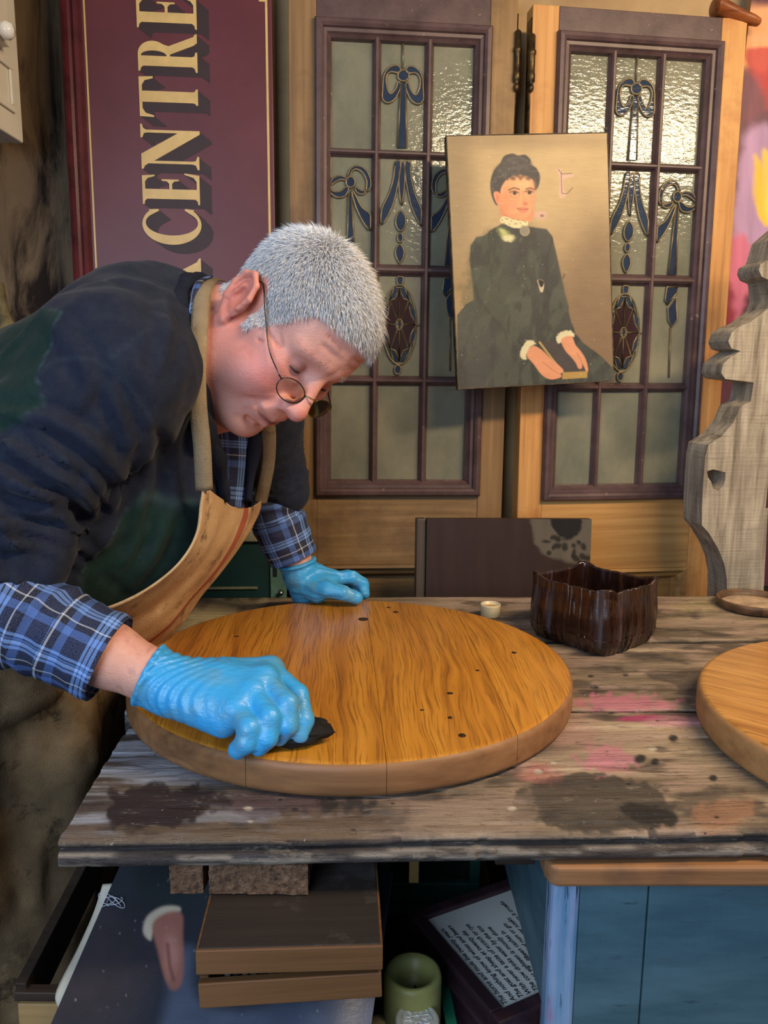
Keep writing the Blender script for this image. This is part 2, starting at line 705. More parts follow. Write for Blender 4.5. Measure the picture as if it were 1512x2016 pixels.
# ------------------------------------------------------------------ khaki cloth at the left edge
kc = MB()
for k, (dx, r) in enumerate(((0, 0.016), (0.016, 0.013), (-0.02, 0.018))):
    pts = catmull([at(-26 + dx * 900, 560, 1.42), at(-8 + dx * 900, 620, 1.42), at(10 + dx * 700, 680, 1.41), at(8 + dx * 500, 720, 1.40), at(-25, 760, 1.38), at(-60, 860, 1.36)], 26)
    kc.tube(pts, [r * (1 + 0.2 * math.sin(i * 0.9 + k)) for i in range(26)], 10)
ko = kc.build('hanging_cloth', plain('khaki_cloth', (122, 110, 78), 0.9, 0.2, var=0.4, scale=30), smooth=True)
tag(ko, "khaki cloth hanging at the left edge behind the man's back", 'cloth')

# ------------------------------------------------------------------ burgundy shop sign with gilt lettering
SG = Frame(at(150, 590, 1.66), 5.2, 1.6, 0.0)
a0 = SG.uv(120, 0)
SG = Frame(at(150, 590, 1.66), 5.2, 1.6, math.degrees(math.atan2(a0[0], a0[1])))
sv0 = -SG.o[2] / SG.b[2]
su = lambda x, y: SG.uv(x, y)
U1 = su(541, 400)[0]
UF = su(168, 200)[0]
sign = empty('shop_sign', SG.mat)
tag(sign, 'burgundy shop sign on end with gilt capital letters reading upwards', 'sign')
m = Mat('burgundy_paint', 0.42, 0.35)
v = m.coord()
bc = m.ramp(m.noise(v, 5, 5, 0.6), [(0.3, (84, 37, 44)), (0.7, (100, 48, 54))])
sp = m.ramp(m.noise(m.coord(loc=(5, 2, 1)), 26, 3, 0.5), [(0.74, 0.0), (0.78, 0.8)])
m.color(m.mix(sp, bc, (62, 30, 34)))
m.bump(m.noise(v, 70, 3), 0.06, 0.001)
BURG = m.m
GILT = plain('gilt_paint', (212, 180, 116), 0.42, 0.4, var=0.08, scale=30, bump=0.05)
LSH = plain('letter_shade_paint', (58, 42, 44), 0.5, 0.3, var=0.08, bump=0)
VT = 1.12
box('panel', UF - 0.01, U1, sv0, VT, -0.02, 0.0, BURG, sign, 0.002)
fm = MB()
prof = [(0.0, -0.02), (0.0, 0.012), (0.004, 0.020), (0.012, 0.022), (0.017, 0.014), (0.024, 0.012), (0.032, 0.016), (0.040, 0.010), (0.047, 0.002), (0.047, -0.02)]
V_, F_ = [], []
sc_ = (UF - 0.0) / 0.047
for vv in (sv0, VT):
    V_ += [(p[0] * sc_, vv, p[1]) for p in prof]
n_ = len(prof)
F_ = [(i, (i + 1) % n_, n_ + (i + 1) % n_, n_ + i) for i in range(n_)] + [tuple(range(n_))[::-1], tuple(range(n_, 2 * n_))]
fm.add(V_, F_).build('side_moulding', plain('burgundy_gloss', (92, 36, 42), 0.25, 0.5, var=0.35, scale=18), sign)
# gilt pinstripes
L0, L1 = su(162, 0), su(187, 590)
uR = su(527, 200)[0]
vT = su(527, 4)[1]
pl = MB()
uL = UF + 0.006
pl.box(uL - 0.0016, uL + 0.0016, sv0 + 0.04, VT - 0.05, 0, 0.0006)
pl.build('gilt_pinstripe', GILT, sign)
pl = MB()
pl.box(uR - 0.0022, uR + 0.0022, sv0 + 0.04, vT, 0, 0.0006).box(uR - 0.014, uR + 0.0022, vT, vT + 0.004, 0, 0.0006).box(uR - 0.0165, uR - 0.0125, vT + 0.004, vT + 0.03, 0, 0.0006)
pl.build('gilt_pinstripe', GILT, sign)


def arc(cx, cy, rx, ry, a0, a1, n=20):
    return [(cx + rx * math.cos(math.radians(a0 + (a1 - a0) * i / n)), cy + ry * math.sin(math.radians(a0 + (a1 - a0) * i / n))) for i in range(n + 1)]


GLY = {
    'E': ([[(0, 0), (.60, 0), (.64, .26), (.61, .26), (.55, .10), (.47, .05), (.31, .05), (.31, .48), (.42, .48), (.47, .44), (.48, .36), (.51, .36), (.51, .66), (.48, .66), (.47, .57), (.42, .53), (.31, .53), (.31, .95), (.46, .95), (.53, .90), (.57, .78), (.60, .78), (.58, 1), (0, 1), (0, .97), (.07, .96), (.11, .92), (.11, .08), (.07, .04), (0, .03)]], .64),
    'T': ([[(.22, 0), (.50, 0), (.50, .03), (.46, .05), (.45, .09), (.45, .95), (.55, .95), (.63, .90), (.67, .76), (.70, .76), (.69, 1), (.01, 1), (0, .76), (.03, .76), (.07, .90), (.15, .95), (.26, .95), (.26, .09), (.25, .05), (.22, .03)]], .70),
    'N': ([[(0, 0), (.24, 0), (.24, .03), (.16, .06), (.15, .12), (.15, .78), (.64, -.02), (.70, -.02), (.70, .90), (.73, .95), (.80, .97), (.80, 1), (.56, 1), (.56, .97), (.64, .94), (.65, .88), (.65, .36), (.27, 1), (0, 1), (0, .97), (.06, .94), (.10, .88), (.10, .12), (.08, .06), (0, .03)]], .80),
    'C': ([arc(.37, .5, .37, .52, 48, 312, 40) + [(.64, .10), (.66, .26), (.63, .27)] + arc(.40, .5, .23, .46, 305, 55, 36) + [(.62, .72), (.65, .73), (.64, .90)]], .66),
    'R': ([[(0, 0), (.42, 0), (.42, .03), (.34, .05), (.32, .09), (.32, .46), (.36, .46), (.56, .06), (.62, 0), (.80, 0), (.80, .03), (.74, .06), (.53, .48)] + arc(.36, .745, .27, .255, -40, 90, 14) + [(0, 1), (0, .97), (.08, .95), (.11, .91), (.11, .09), (.08, .05), (0, .03)],
           [(.32, .52), (.36, .52)] + arc(.33, .735, .10, .215, -80, 80, 10) + [(.32, .95)]], .80),
    'K': ([[(0, 0), (.40, 0), (.40, .03), (.33, .05), (.31, .09), (.31, .45), (.37, .50), (.58, .10), (.56, .03), (.52, .03), (.52, 0), (.88, 0), (.88, .03), (.80, .07), (.47, .60), (.70, .90), (.82, .97), (.82, 1), (.54, 1), (.54, .97), (.60, .94), (.58, .88), (.31, .55), (.31, .91), (.33, .95), (.40, .97), (.40, 1), (0, 1), (0, .97), (.08, .95), (.11, .91), (.11, .09), (.08, .05), (0, .03)]], .88),
}


def outline_mesh(name, loops, z, thick, m, parent):
    """flat outlines (with holes) filled and given thickness"""
    cu = bpy.data.curves.new(name, 'CURVE')
    cu.dimensions = '2D'
    cu.fill_mode = 'BOTH'
    cu.extrude = thick / 2
    for lp in loops:
        s = cu.splines.new('POLY')
        s.points.add(len(lp) - 1)
        for p, q in zip(s.points, lp):
            p.co = (q[0], q[1], 0, 1)
        s.use_cyclic_u = True
    tmp = bpy.data.objects.new('tmp', cu)
    COL.objects.link(tmp)
    bpy.context.view_layer.update()
    dg = bpy.context.evaluated_depsgraph_get()
    me = bpy.data.meshes.new_from_object(tmp.evaluated_get(dg))
    bpy.data.objects.remove(tmp)
    bpy.data.curves.remove(cu)
    me.name = name
    me.materials.clear()
    if m is not None:
        me.materials.append(m)
    co = np.empty(len(me.vertices) * 3, np.float32)
    me.vertices.foreach_get('co', co)
    co = co.reshape(-1, 3)
    co[:, 2] += z
    me.vertices.foreach_set('co', co.ravel())
    me.update()
    return link(bpy.data.objects.new(name, me), parent)


spans = [('K', 590, 508), ('C', 482, 411), ('E', 403, 341), ('N', 334, 246), ('T', 232, 152), ('R', 142, 66), ('E', 57, -8)]
for ch, yb, yt in spans:
    ym = (yb + yt) / 2
    ub = su(387 + (ym - 30) * 0.0185, ym)[0]
    ut = su(269 + (ym - 30) * 0.034, ym)[0]
    H = ub - ut
    v0, v1 = su(330, yb)[1], su(330, yt)[1]
    loops, gw = GLY[ch]
    k = (v1 - v0) / gw
    L = [[(ub - gy * H, v0 + gx * k) for gx, gy in lp] for lp in loops]
    lo_ = outline_mesh('letter', L, 0.0014, 0.0010, GILT, sign)
    lo_['label'] = 'gilt capital letter ' + ch
    for j in (1, 2, 3, 4, 5):
        dd = 0.0046 * j
        if j == 1:
            sh = MB()
        Ls = [[(p[0] + dd, p[1] - dd * 0.75) for p in lp] for lp in L]
        o = outline_mesh('tmpshade', Ls, 0.0008 - 0.0001 * j, 0.0004, LSH, None)
        me = o.data
        sh.add([tuple(q.co) for q in me.vertices], [tuple(p.vertices) for p in me.polygons])
        bpy.data.objects.remove(o)
        bpy.data.meshes.remove(me)
    sh.build('letter_shade', LSH, lo_)

# ------------------------------------------------------------------ the two glazed doors
D1 = Frame((-0.1453, 1.665, CAMZ - 0.2626), 5.22, 1.76, 0.23)
D2 = Frame((0.3349, 1.7006, CAMZ - 0.2741), 8.11, 0.96, -0.17)
DW, DH, DM = 0.350, 0.931, 0.050
PINE = wood('old_pine', (82, 60, 38), (132, 102, 66), (164, 132, 90), 1, 1.0, 0.6, 0.45, 0.3, stain=(84, 62, 46))
PINEH = wood('old_pine_rail', (84, 62, 40), (130, 102, 68), (160, 130, 90), 0, 1.0, 0.6, 0.55, 0.3, stain=(92, 70, 52))
PINE2 = wood('lit_pine', (128, 76, 38), (196, 142, 82), (220, 172, 108), 1, 1.0, 0.55, 0.45, 0.3, stain=(150, 82, 40))  # same pine painted brighter: stronger light on the right door put into colour
PINE2H = wood('lit_pine_rail', (128, 84, 44), (186, 138, 80), (206, 162, 102), 0, 1.0, 0.55, 0.6, 0.3)
m = Mat('purple_brown_paint', 0.42, 0.45)
v = m.coord()
pc = m.ramp(m.noise(v, 14, 5, 0.65), [(0.3, (66, 48, 50)), (0.7, (98, 76, 76))])
ch_ = m.ramp(m.noise(m.coord(loc=(1, 4, 2)), 60, 4, 0.7), [(0.66, 0.0), (0.72, 1.0)])
m.color(m.mix(ch_, pc, (150, 128, 110)))
m.bump(m.noise(v, 120, 3), 0.12, 0.001)
PURP = m.m


def glass_mat(name, tint, alpha, diff, dirt, gloss_rough=0.08, bump=0.35, bscale=(40, 90, 40)):
    m = Mat(name)
    t = m.t
    t.nodes.remove(m.b)
    v = m.coord(scale=bscale)
    nz = m.noise(v, 1.0, 3, 0.55)
    b = m.n('Bump', {'Height': nz, 'Strength': bump, 'Distance': 0.004})
    tr = m.n('BsdfTransparent', {'Color': lin(tint)})
    gl = m.n('BsdfGlossy', {'Color': (1, 1, 1, 1), 'Roughness': gloss_rough, 'Normal': b.outputs[0]})
    drt = m.noise(m.coord(scale=(6, 4, 6)), 1.3, 5, 0.6)
    df = m.n('BsdfDiffuse', {'Color': m.ramp(drt, [(0.3, dirt[0]), (0.7, dirt[1])])})
    mx = m.n('MixShader', {0: alpha})
    m.set(mx.inputs[1], tr)
    m.set(mx.inputs[2], df)
    fz = m.n('Fresnel', {'IOR': 1.5, 'Normal': b.outputs[0]})
    f2 = m.math('ADD', m.math('MULTIPLY', fz, 1.5), diff, True)
    mx2 = m.n('MixShader')
    m.set(mx2.inputs[0], f2)
    m.set(mx2.inputs[1], mx)
    m.set(mx2.inputs[2], gl)
    m.set(m.out.inputs['Surface'], mx2)
    return m.m


GL = glass_mat('obscured_glass', (196, 204, 190), 0.55, 0.0, ((128, 132, 116), (184, 178, 152)), 0.10, 0.20, (70, 130, 70))
GBLUE = glass_mat('blue_glass', (84, 104, 136), 0.55, 0.0, ((44, 58, 84), (70, 88, 116)), bump=0.12)
GPURP = glass_mat('purple_glass', (124, 84, 80), 0.55, 0.0, ((58, 36, 38), (92, 58, 54)), bump=0.2)
LEAD = plain('lead_came', (138, 122, 92), 0.4, 0.5, metal=0.35, var=0.25, scale=60)
BRASSY = plain('old_brass_hinge', (104, 82, 48), 0.4, 0.5, metal=0.7, var=0.6, scale=40, c2=(34, 28, 22))

# pane grid in door coordinates
colx = [(D1.uv(648, 500, -.012)[0], D1.uv(730, 500, -.012)[0]), (D1.uv(747, 500, -.012)[0], D1.uv(829.5, 500, -.012)[0]), (D1.uv(847, 500, -.012)[0], D1.uv(928.5, 500, -.012)[0])]
rowy = [(D1.uv(800, 296, -.012)[1], D1.uv(800, 80, -.012)[1]), (D1.uv(800, 521, -.012)[1], D1.uv(800, 313, -.012)[1]), (D1.uv(800, 740, -.012)[1], D1.uv(800, 544, -.012)[1]), (D1.uv(800, 949, -.012)[1], D1.uv(800, 759, -.012)[1])]
c1 = lambda p: D1.uv(560 + p[0] / 3.15, p[1] / 3.15, -.010)
c2 = lambda p: D1.uv(560 + p[0] / 2.88, 500 + p[1] / 2.88, -.010)
c4 = lambda p: D2.uv(1000 + p[0] / 2.88, 500 + p[1] / 2.88, -.010)
midx = (colx[1][0] + colx[1][1]) / 2
mir = lambda P: [(2 * midx - p[0], p[1]) for p in P]


def oval(cx, cy, rx, ry, n=20):
    return [(cx + rx * math.cos(2 * math.pi * k / n), cy + ry * math.sin(2 * math.pi * k / n)) for k in range(n)]


DES = {}     # (row, col) -> list of (kind, closed outline points in door coordinates)


def put(rc, kind, P, both=False):
    DES.setdefault(rc, []).append((kind, P))
    if both:
        DES.setdefault((rc[0], 2 - rc[1]), []).append((kind, mir(P)))


# centre bow, top row
put((0, 1), 'b', [c1(p) for p in oval(738, 465, 35, 35)])
lp = [c1(p) for p in [(722, 428), (700, 402), (652, 414), (617, 462), (610, 540), (608, 608), (642, 635), (688, 608), (722, 530), (706, 504), (690, 548), (656, 580), (634, 530), (632, 470), (660, 442), (704, 448)]]
put((0, 1), 'b', lp)
put((0, 1), 'b', mir([(p[0] + 2 * (midx - c1((737, 465))[0]), p[1]) for p in lp]) if False else [(2 * c1((737, 465))[0] - p[0], p[1]) for p in lp])
put((0, 1), 'b', [c1(p) for p in [(722, 512), (752, 512), (758, 915), (702, 915)]])
put((0, 1), 'l', [c1(p) for p in [(735, 262), (735, 425)]])
# centre swags, second row
sw = [c1(p) for p in [(688, 1004), (720, 1004), (708, 1120), (668, 1280), (604, 1392), (604, 1296), (650, 1196), (678, 1096)]]
put((1, 1), 'b', sw)
put((1, 1), 'b', [(2 * c1((732, 1100))[0] - p[0], p[1]) for p in sw])
put((1, 1), 'b', [c1(p) for p in [(724, 1010), (744, 1010), (746, 1140), (728, 1270), (712, 1180), (712, 1090)]])
put((1, 1), 'b', [c1(p) for p in [(722, 1305), (748, 1340), (754, 1375), (744, 1410), (720, 1432), (698, 1410), (690, 1375), (698, 1335)]])
put((1, 1), 'b', [c1(p) for p in oval(718, 1472, 17, 28, 14)])
put((1, 1), 'b', [c1(p) for p in [(716, 1512), (738, 1540), (742, 1580), (716, 1632), (690, 1580), (694, 1540)]])
# side bows, second row
put((1, 0), 'b', [c1(p) for p in oval(410, 1127, 28, 33)], True)
put((1, 0), 'b', [c1(p) for p in [(392, 1088), (410, 1045), (448, 1024), (500, 1045), (532, 1100), (534, 1160), (508, 1185), (510, 1120), (485, 1068), (445, 1046), (418, 1062), (408, 1090)]], True)
put((1, 0), 'b', [c1(p) for p in [(440, 1158), (470, 1176), (508, 1186), (490, 1202), (462, 1200), (442, 1180)]], True)
put((1, 0), 'b', [c1(p) for p in [(384, 1100), (340, 1088), (298, 1106), (278, 1150), (300, 1136), (345, 1112), (384, 1114)]], True)
put((1, 0), 'b', [c1(p) for p in [(278, 1158), (287, 1196), (330, 1222), (378, 1212), (398, 1164), (380, 1158), (340, 1186), (300, 1184)]], True)
put((1, 0), 'b', [c1(p) for p in [(398, 1196), (416, 1196), (438, 1630), (384, 1630)]], True)
put((1, 0), 'b', [c1(p) for p in [(418, 1176), (440, 1206), (480, 1285), (536, 1332), (536, 1428), (486, 1372), (444, 1284), (422, 1210)]], True)
# medallion, third row
mc = np.array([652, 400.0])
nodes = [mc + np.array([96 * math.sin(a) * (0.80 if i % 2 else 1.0), -225 * math.cos(a) * (0.86 if i % 2 else 0.92)]) for i, a in enumerate([math.pi / 4 * k for k in range(8)])]
put((2, 1), 'o', [c2(p) for p in oval(652, 400, 95, 226, 40)])
for i in range(8):
    p, q = nodes[i], nodes[(i + 1) % 8]
    mid_in = (p + q) / 2 * 0.86 + mc * 0.14
    mid_out = mc + ((p + q) / 2 - mc) * 1.20
    put((2, 1), 'p', [c2(t) for t in (mc + (p - mc) * 0.12, p, (p + mid_in) / 2 * 0.995 + mc * 0.005, mid_in, (q + mid_in) / 2, q, mc + (q - mc) * 0.12)])
    put((2, 1), 'b', [c2(t) for t in (p, mid_in, q, mid_out)])
put((2, 1), 'b', [c2(p) for p in oval(652, 400, 18, 30, 14)])
put((2, 1), 'b', [c2(p) for p in oval(656, 146, 18, 32, 14)])
put((2, 1), 'b', [c2(p) for p in oval(642, 656, 18, 26, 14)])
put((2, 1), 'l', [c2(p) for p in [(536, 402), (562, 402)]])
put((2, 1), 'l', [c2(p) for p in [(742, 402), (766, 402)]])
# ribbon ends, third row
put((2, 2), 'b', [c4(p) for p in [(906, 168), (966, 168), (960, 222), (906, 288), (894, 262)]], True)
put((2, 2), 'b', [c4(p) for p in [(956, 246), (964, 376), (932, 415), (912, 372), (910, 306)]], True)
put((2, 2), 'l', [c4(p) for p in [(926, 415), (916, 700)]], True)


def frame_mould(name, u0, u1, v0, v1, prof, m, parent):
    """a mitred moulding round an opening: four pieces; profile of (distance inwards, height)"""
    cor = [((u0, v0), (1, 1)), ((u1, v0), (-1, 1)), ((u1, v1), (-1, -1)), ((u0, v1), (1, -1))]
    n = len(prof)
    for i in range(4):
        (p, s), (q, t) = cor[i], cor[(i + 1) % 4]
        V = [(p[0] + s[0] * o, p[1] + s[1] * o, h) for o, h in prof] + [(q[0] + t[0] * o, q[1] + t[1] * o, h) for o, h in prof]
        F = [(k, n + k, n + (k + 1) % n, (k + 1) % n) for k in range(n)] + [tuple(range(n)), tuple(range(n, 2 * n))[::-1]]
        mesh(name, V, F, m, parent)


def glazed_door(fr, pine, pineh, label, hinge_side, top_extra):
    root = empty('glazed_door', fr.mat)
    tag(root, label, 'door', 'pair of glazed doors')
    vb = -(fr.o[2]) / fr.b[2]            # floor in door coordinates
    T = 0.040
    # members
    box('stile', -DM, 0.004, vb, DH + top_extra, -T, 0, pine, root, 0.002)
    box('stile', DW - 0.004, DW + DM, vb, DH + top_extra, -T, 0, pine, root, 0.002)
    box('top_rail', 0.004, DW - 0.004, DH - 0.004, DH + top_extra, -T, -0.001, PURP, root, 0.0015)
    vl = fr.uv(756, 1112)[1] if fr is D1 else fr.uv(1300, 1118)[1]
    box('lock_rail', 0.004, DW - 0.004, vl, 0.004, -T, -0.0008, pineh, root, 0.0015)
    box('bottom_rail', 0.004, DW - 0.004, vb, vb + 0.2, -T, -0.0008, pineh, root, 0.0015)
    box('lower_panel', 0.004, DW - 0.004, vb + 0.2, vl, -T + 0.012, -0.022, pineh, root, 0.001)
    frame_mould('panel_moulding', 0.004, DW - 0.004, vb + 0.2, vl, [(0, -0.02), (0, 0.003), (0.006, 0.006), (0.012, -0.002), (0.020, -0.006), (0.028, -0.018), (0.028, -0.024)], pineh, root)
    # bolection moulding round the glass
    frame_mould('moulding', 0, DW, 0, DH, [(0, -0.004), (0.0005, 0.009), (0.004, 0.0145), (0.011, 0.0155), (0.016, 0.012), (0.018, 0.0065), (0.024, 0.0058), (0.027, 0.001), (0.032, -0.004), (0.034, -0.016), (0.034, -0.03), (0, -0.03)], PURP, root)
    # glazing bars
    for k in (0, 1):
        a, b = colx[k][1], colx[k + 1][0]
        mb = MB()
        w_ = b - a
        pr = [(a, -0.024), (a, -0.014), (a + w_ * 0.18, -0.008), (a + w_ * 0.22, -0.004), (a + w_ * 0.38, 0.0), (a + w_ * 0.62, 0.0), (a + w_ * 0.78, -0.004), (a + w_ * 0.82, -0.008), (b, -0.014), (b, -0.024)]
        n = len(pr)
        V = [(p[0], rowy[3][0] - 0.004, p[1]) for p in pr] + [(p[0], rowy[0][1] + 0.004, p[1]) for p in pr]
        mb.add(V, [(i, (i + 1) % n, n + (i + 1) % n, n + i) for i in range(n)] + [tuple(range(n))[::-1], tuple(range(n, 2 * n))])
        mb.build('glazing_bar', PURP, root)
    for k in (0, 1, 2):
        a, b = rowy[k + 1][1], rowy[k][0]
        w_ = b - a
        pr = [(a, -0.024), (a, -0.014), (a + w_ * 0.18, -0.008), (a + w_ * 0.22, -0.005), (a + w_ * 0.40, -0.001), (a + w_ * 0.60, -0.001), (a + w_ * 0.78, -0.005), (a + w_ * 0.82, -0.008), (b, -0.014), (b, -0.024)]
        n = len(pr)
        V = [(colx[0][0] - 0.004, p[0], p[1]) for p in pr] + [(colx[2][1] + 0.004, p[0], p[1]) for p in pr]
        MB().add(V, [(i, n + i, n + (i + 1) % n, (i + 1) % n) for i in range(n)] + [tuple(range(n)), tuple(range(n, 2 * n))[::-1]]).build('glazing_bar', PURP, root)
    # panes with their leading
    for r in range(4):
        for c in range(3):
            a, b = colx[c]
            e, f = rowy[r]
            pane = MB().box(a - 0.006, b + 0.006, e - 0.006, f + 0.006, -0.019, -0.016).build('pane', GL, root)
            if (r, c) not in DES:
                continue
            cm = MB()
            for kind, P in DES[(r, c)]:
                P = [(min(max(p[0], a + 0.001), b - 0.001), min(max(p[1], e + 0.001), f - 0.001)) for p in P]
                if kind == 'l':
                    cm.tube([(p[0], p[1], -0.0125) for p in P], 0.0019, 6)
                    continue
                Q = P
                if len(P) >= 6 and kind in 'bo':
                    Q = [tuple(q) for q in catmull(P, len(P) * 3, True)]
                    Q = [(min(max(p[0], a + 0.001), b - 0.001), min(max(p[1], e + 0.001), f - 0.001)) for p in Q]
                cm.tube([(p[0], p[1], -0.0125) for p in Q], 0.0019, 6, closed=True)
                if kind != 'o':
                    MB().prism(Q, -0.0158, -0.0128).build('glass_piece', GBLUE if kind == 'b' else GPURP, pane)
            cm.build('lead_came', LEAD, pane, smooth=True)
    # lift-off barrel hinge on the edge
    hu = DW + DM + 0.001 if hinge_side > 0 else -DM - 0.001
    hv0, hv1 = (fr.uv(1013, 182)[1], fr.uv(1013, 58)[1]) if hinge_side > 0 else (fr.uv(1050, 184)[1], fr.uv(1050, 66)[1])
    hb = MB()
    Lh = hv1 - hv0
    prof = [(0.0, 0.0), (0.0045, 0.002), (0.0062, 0.008), (0.0050, 0.014), (0.0036, 0.016), (0.0078, 0.020), (0.0078, 0.034), (0.0070, 0.036), (0.0070, Lh * 0.62), (0.0085, Lh * 0.64), (0.0085, Lh * 0.70), (0.0066, Lh * 0.71), (0.0066, Lh * 0.95), (0.0045, Lh * 0.97), (0.0, Lh)]
    hb.lathe(prof, 16, (hu, hv0, 0.004), 1)
    hb.box(hu - 0.001, hu + 0.001, hv0 - 0.12, hv1 + 0.03, -0.028, -0.001)
    hb.build('hinge', BRASSY, root, smooth=True)
    return root


glazed_door(D1, PINE, PINEH, 'glazed pine door directly behind the man, left of the pair', 1, 0.075)
glazed_door(D2, PINE2, PINE2H, 'brighter glazed pine door on the right, under the curved wooden piece', -1, 0.047)

# ------------------------------------------------------------------ curved wooden piece lying on the right door
sh = catmull([at(1402, 16, 1.775), at(1414, 16, 1.775), at(1440, 26, 1.775), at(1465, 34, 1.775), at(1482, 40, 1.775), at(1497, 46, 1.775)], 30)
rr = np.interp(np.linspace(0, 1, 30), [0, .04, .14, .4, .6, .8, .95, 1], [.004, .014, .0185, .0140, .0105, .0095, .007, .002])
sl = MB().tube(sh, rr, 16, flat=((0, 1, 0), 1.6))
so = sl.build('shoe_last', wood('red_brown_wood', (92, 46, 22), (148, 84, 44), (180, 112, 62), 0, 1.2, 0.4, 0.4, 0.1), smooth=True)
tag(so, 'curved red-brown wooden last lying on top of the right door', 'shoe last')

# ------------------------------------------------------------------ portrait of a seated lady
PT = Frame(at(905, 765, 1.585), 6.5, 4.0, 0.0)
q = [PT.uv(*p) for p in ((886, 269), (1201, 262), (1207, 749), (903, 765))]
Wp = (math.dist(q[0], q[1]) + math.dist(q[3], q[2])) / 2
Hp = (math.dist(q[0], q[3]) + math.dist(q[1], q[2])) / 2
rotp = math.degrees(math.atan2(q[2][1] - q[3][1], q[2][0] - q[3][0]) + math.atan2(q[1][1] - q[0][1], q[1][0] - q[0][0])) / 2
PT = Frame(at(903, 765, 1.585), 6.5, 4.0, -rotp)
port = empty('portrait_painting', PT.mat)
tag(port, 'unframed portrait of a seated lady in a dark dress, propped on the doors', 'painting')
nx, ny = 300, 460
gx, gy = np.meshgrid(np.linspace(0, 1, nx), np.linspace(0, 1, ny), indexing='ij')
Hm = homography([(0, 1), (1, 1), (1, 0), (0, 0)], [(88, 112), (1252, 78), (1272, 1880), (155, 1925)])
PX, PY = hmap(Hm, gx, gy)
A = Art(PX, PY, (176, 150, 108))
A.ell(900, 300, 700, 500, (196, 170, 124), 0.8, 0.6)
A.ell(1180, 1500, 420, 700, (112, 88, 66), 0.7, 0.9)
A.ell(1190, 1000, 160, 320, (122, 100, 74), 0.8, 0.5)
A.ell(160, 500, 130, 700, (132, 112, 84), 0.8, 0.6)
A.ell(600, 130, 700, 60, (140, 116, 88), 0.8, 0.5)
A.ell(150, 1250, 120, 260, (150, 122, 80), 0.8, 0.4)
DR = (54, 58, 55)
A.poly([(150, 1925), (150, 1400), (215, 1320), (270, 1290), (262, 1150), (240, 1000), (250, 900), (290, 840), (345, 830), (420, 775), (490, 735), (560, 760), (660, 765), (720, 770), (800, 780), (840, 830), (870, 960), (905, 1130), (935, 1300), (970, 1450), (1000, 1540), (1060, 1610), (1180, 1700), (1270, 1790), (1270, 1890)], DR, 7, 1, smooth=False)
A.ell(380, 1020, 130, 230, (54, 64, 52), 0.5, 0.7, 0.2, 0.3, 0.02, 4)
A.ell(430, 1330, 230, 190, (56, 68, 48), 0.6, 0.7, 0.5, 0.4, 0.02, 6)
A.ell(640, 1000, 90, 260, (38, 42, 46), 0.5, 0.6)
A.ell(300, 1650, 190, 280, (58, 62, 58), 0.7, 0.7, 0.3, 0.4, 0.01, 8)
A.ell(820, 1150, 80, 330, (36, 42, 46), 0.5, 0.6, -0.25)
A.line([(260, 960), (270, 1120), (300, 1280), (420, 1440), (620, 1620)], 8, (34, 36, 36), 8, 0.7)
A.line([(345, 840), (320, 900), (300, 1000)], 5, (34, 36, 36), 6, 0.6)
A.line([(610, 770), (615, 1000), (630, 1200), (640, 1350)], 4, (30, 34, 36), 4, 0.6)
A.line([(840, 850), (800, 1000), (790, 1200), (850, 1400)], 6, (28, 32, 36), 8, 0.6)
for yy in range(850, 1400, 88):
    A.ell(618 + (yy - 850) * 0.05, yy, 9, 9, (70, 74, 76), 0.4, 0.7)
dm_ = sstep(6, -6, poly_sd(PX, PY, [(150, 1925), (150, 1400), (270, 1290), (240, 1000), (290, 840), (490, 735), (720, 770), (840, 830), (905, 1130), (1000, 1540), (1270, 1790), (1270, 1890)]))
A.blend(dm_ * sstep(.48, .66, fbm(PX * .012 + PY * .006, PY * .007, 0, 4, 41)) * .55, (74, 80, 68))
A.blend(dm_ * sstep(.52, .70, fbm(PX * .02 + 9, PY * .006, 0, 4, 47)) * .6, (34, 36, 38))
A.blend(dm_ * sstep(1000, 1500, PY) * sstep(700, 300, PX) * .35, (84, 84, 80))
# hair
A.poly([(440, 610), (405, 540), (396, 450), (420, 360), (470, 300), (500, 250), (560, 232), (600, 246), (650, 240), (690, 275), (694, 310), (735, 340), (758, 400), (745, 470), (715, 500), (700, 420), (620, 390), (560, 420), (510, 440), (488, 500), (480, 560)], (58, 56, 58), 7)
A.ell(560, 285, 60, 34, (76, 74, 74), 0.6, 0.7)
A.ell(500, 350, 60, 40, (82, 78, 76), 0.7, 0.6)
A.ell(650, 330, 50, 40, (72, 68, 68), 0.7, 0.6)
hm_ = sstep(8, -8, poly_sd(PX, PY, [(440, 610), (396, 450), (470, 300), (560, 232), (690, 275), (758, 400), (715, 500), (620, 390), (510, 440), (480, 560)]))
A.blend(hm_ * sstep(.45, .65, fbm(PX * .03, PY * .05, 0, 4, 43)) * .6, (92, 86, 82))
# neck, face, ear
A.poly([(476, 600), (700, 640), (690, 720), (640, 745), (560, 740), (490, 715)], (206, 140, 98), 8)
A.poly([(470, 505), (500, 440), (540, 405), (600, 388), (660, 396), (700, 430), (712, 490), (708, 560), (700, 620), (672, 680), (640, 708), (600, 712), (550, 700), (505, 670), (478, 610)], (226, 160, 112), 7)
A.ell(540, 590, 70, 80, (214, 138, 96), 0.7, 0.5)
A.ell(640, 460, 60, 40, (236, 178, 130), 0.7, 0.6)
A.ell(652, 590, 22, 40, (222, 144, 100), 0.7, 0.7)
A.ell(648, 597, 20, 13, (186, 110, 80), 0.5, 0.8)
A.poly([(420, 520), (450, 510), (472, 540), (468, 600), (450, 604), (430, 570)], (222, 140, 102), 5)
A.ell(448, 552, 10, 26, (186, 108, 80), 0.6, 0.7)
A.ell(500, 600, 34, 110, (196, 122, 88), 0.7, 0.45, 0.1)
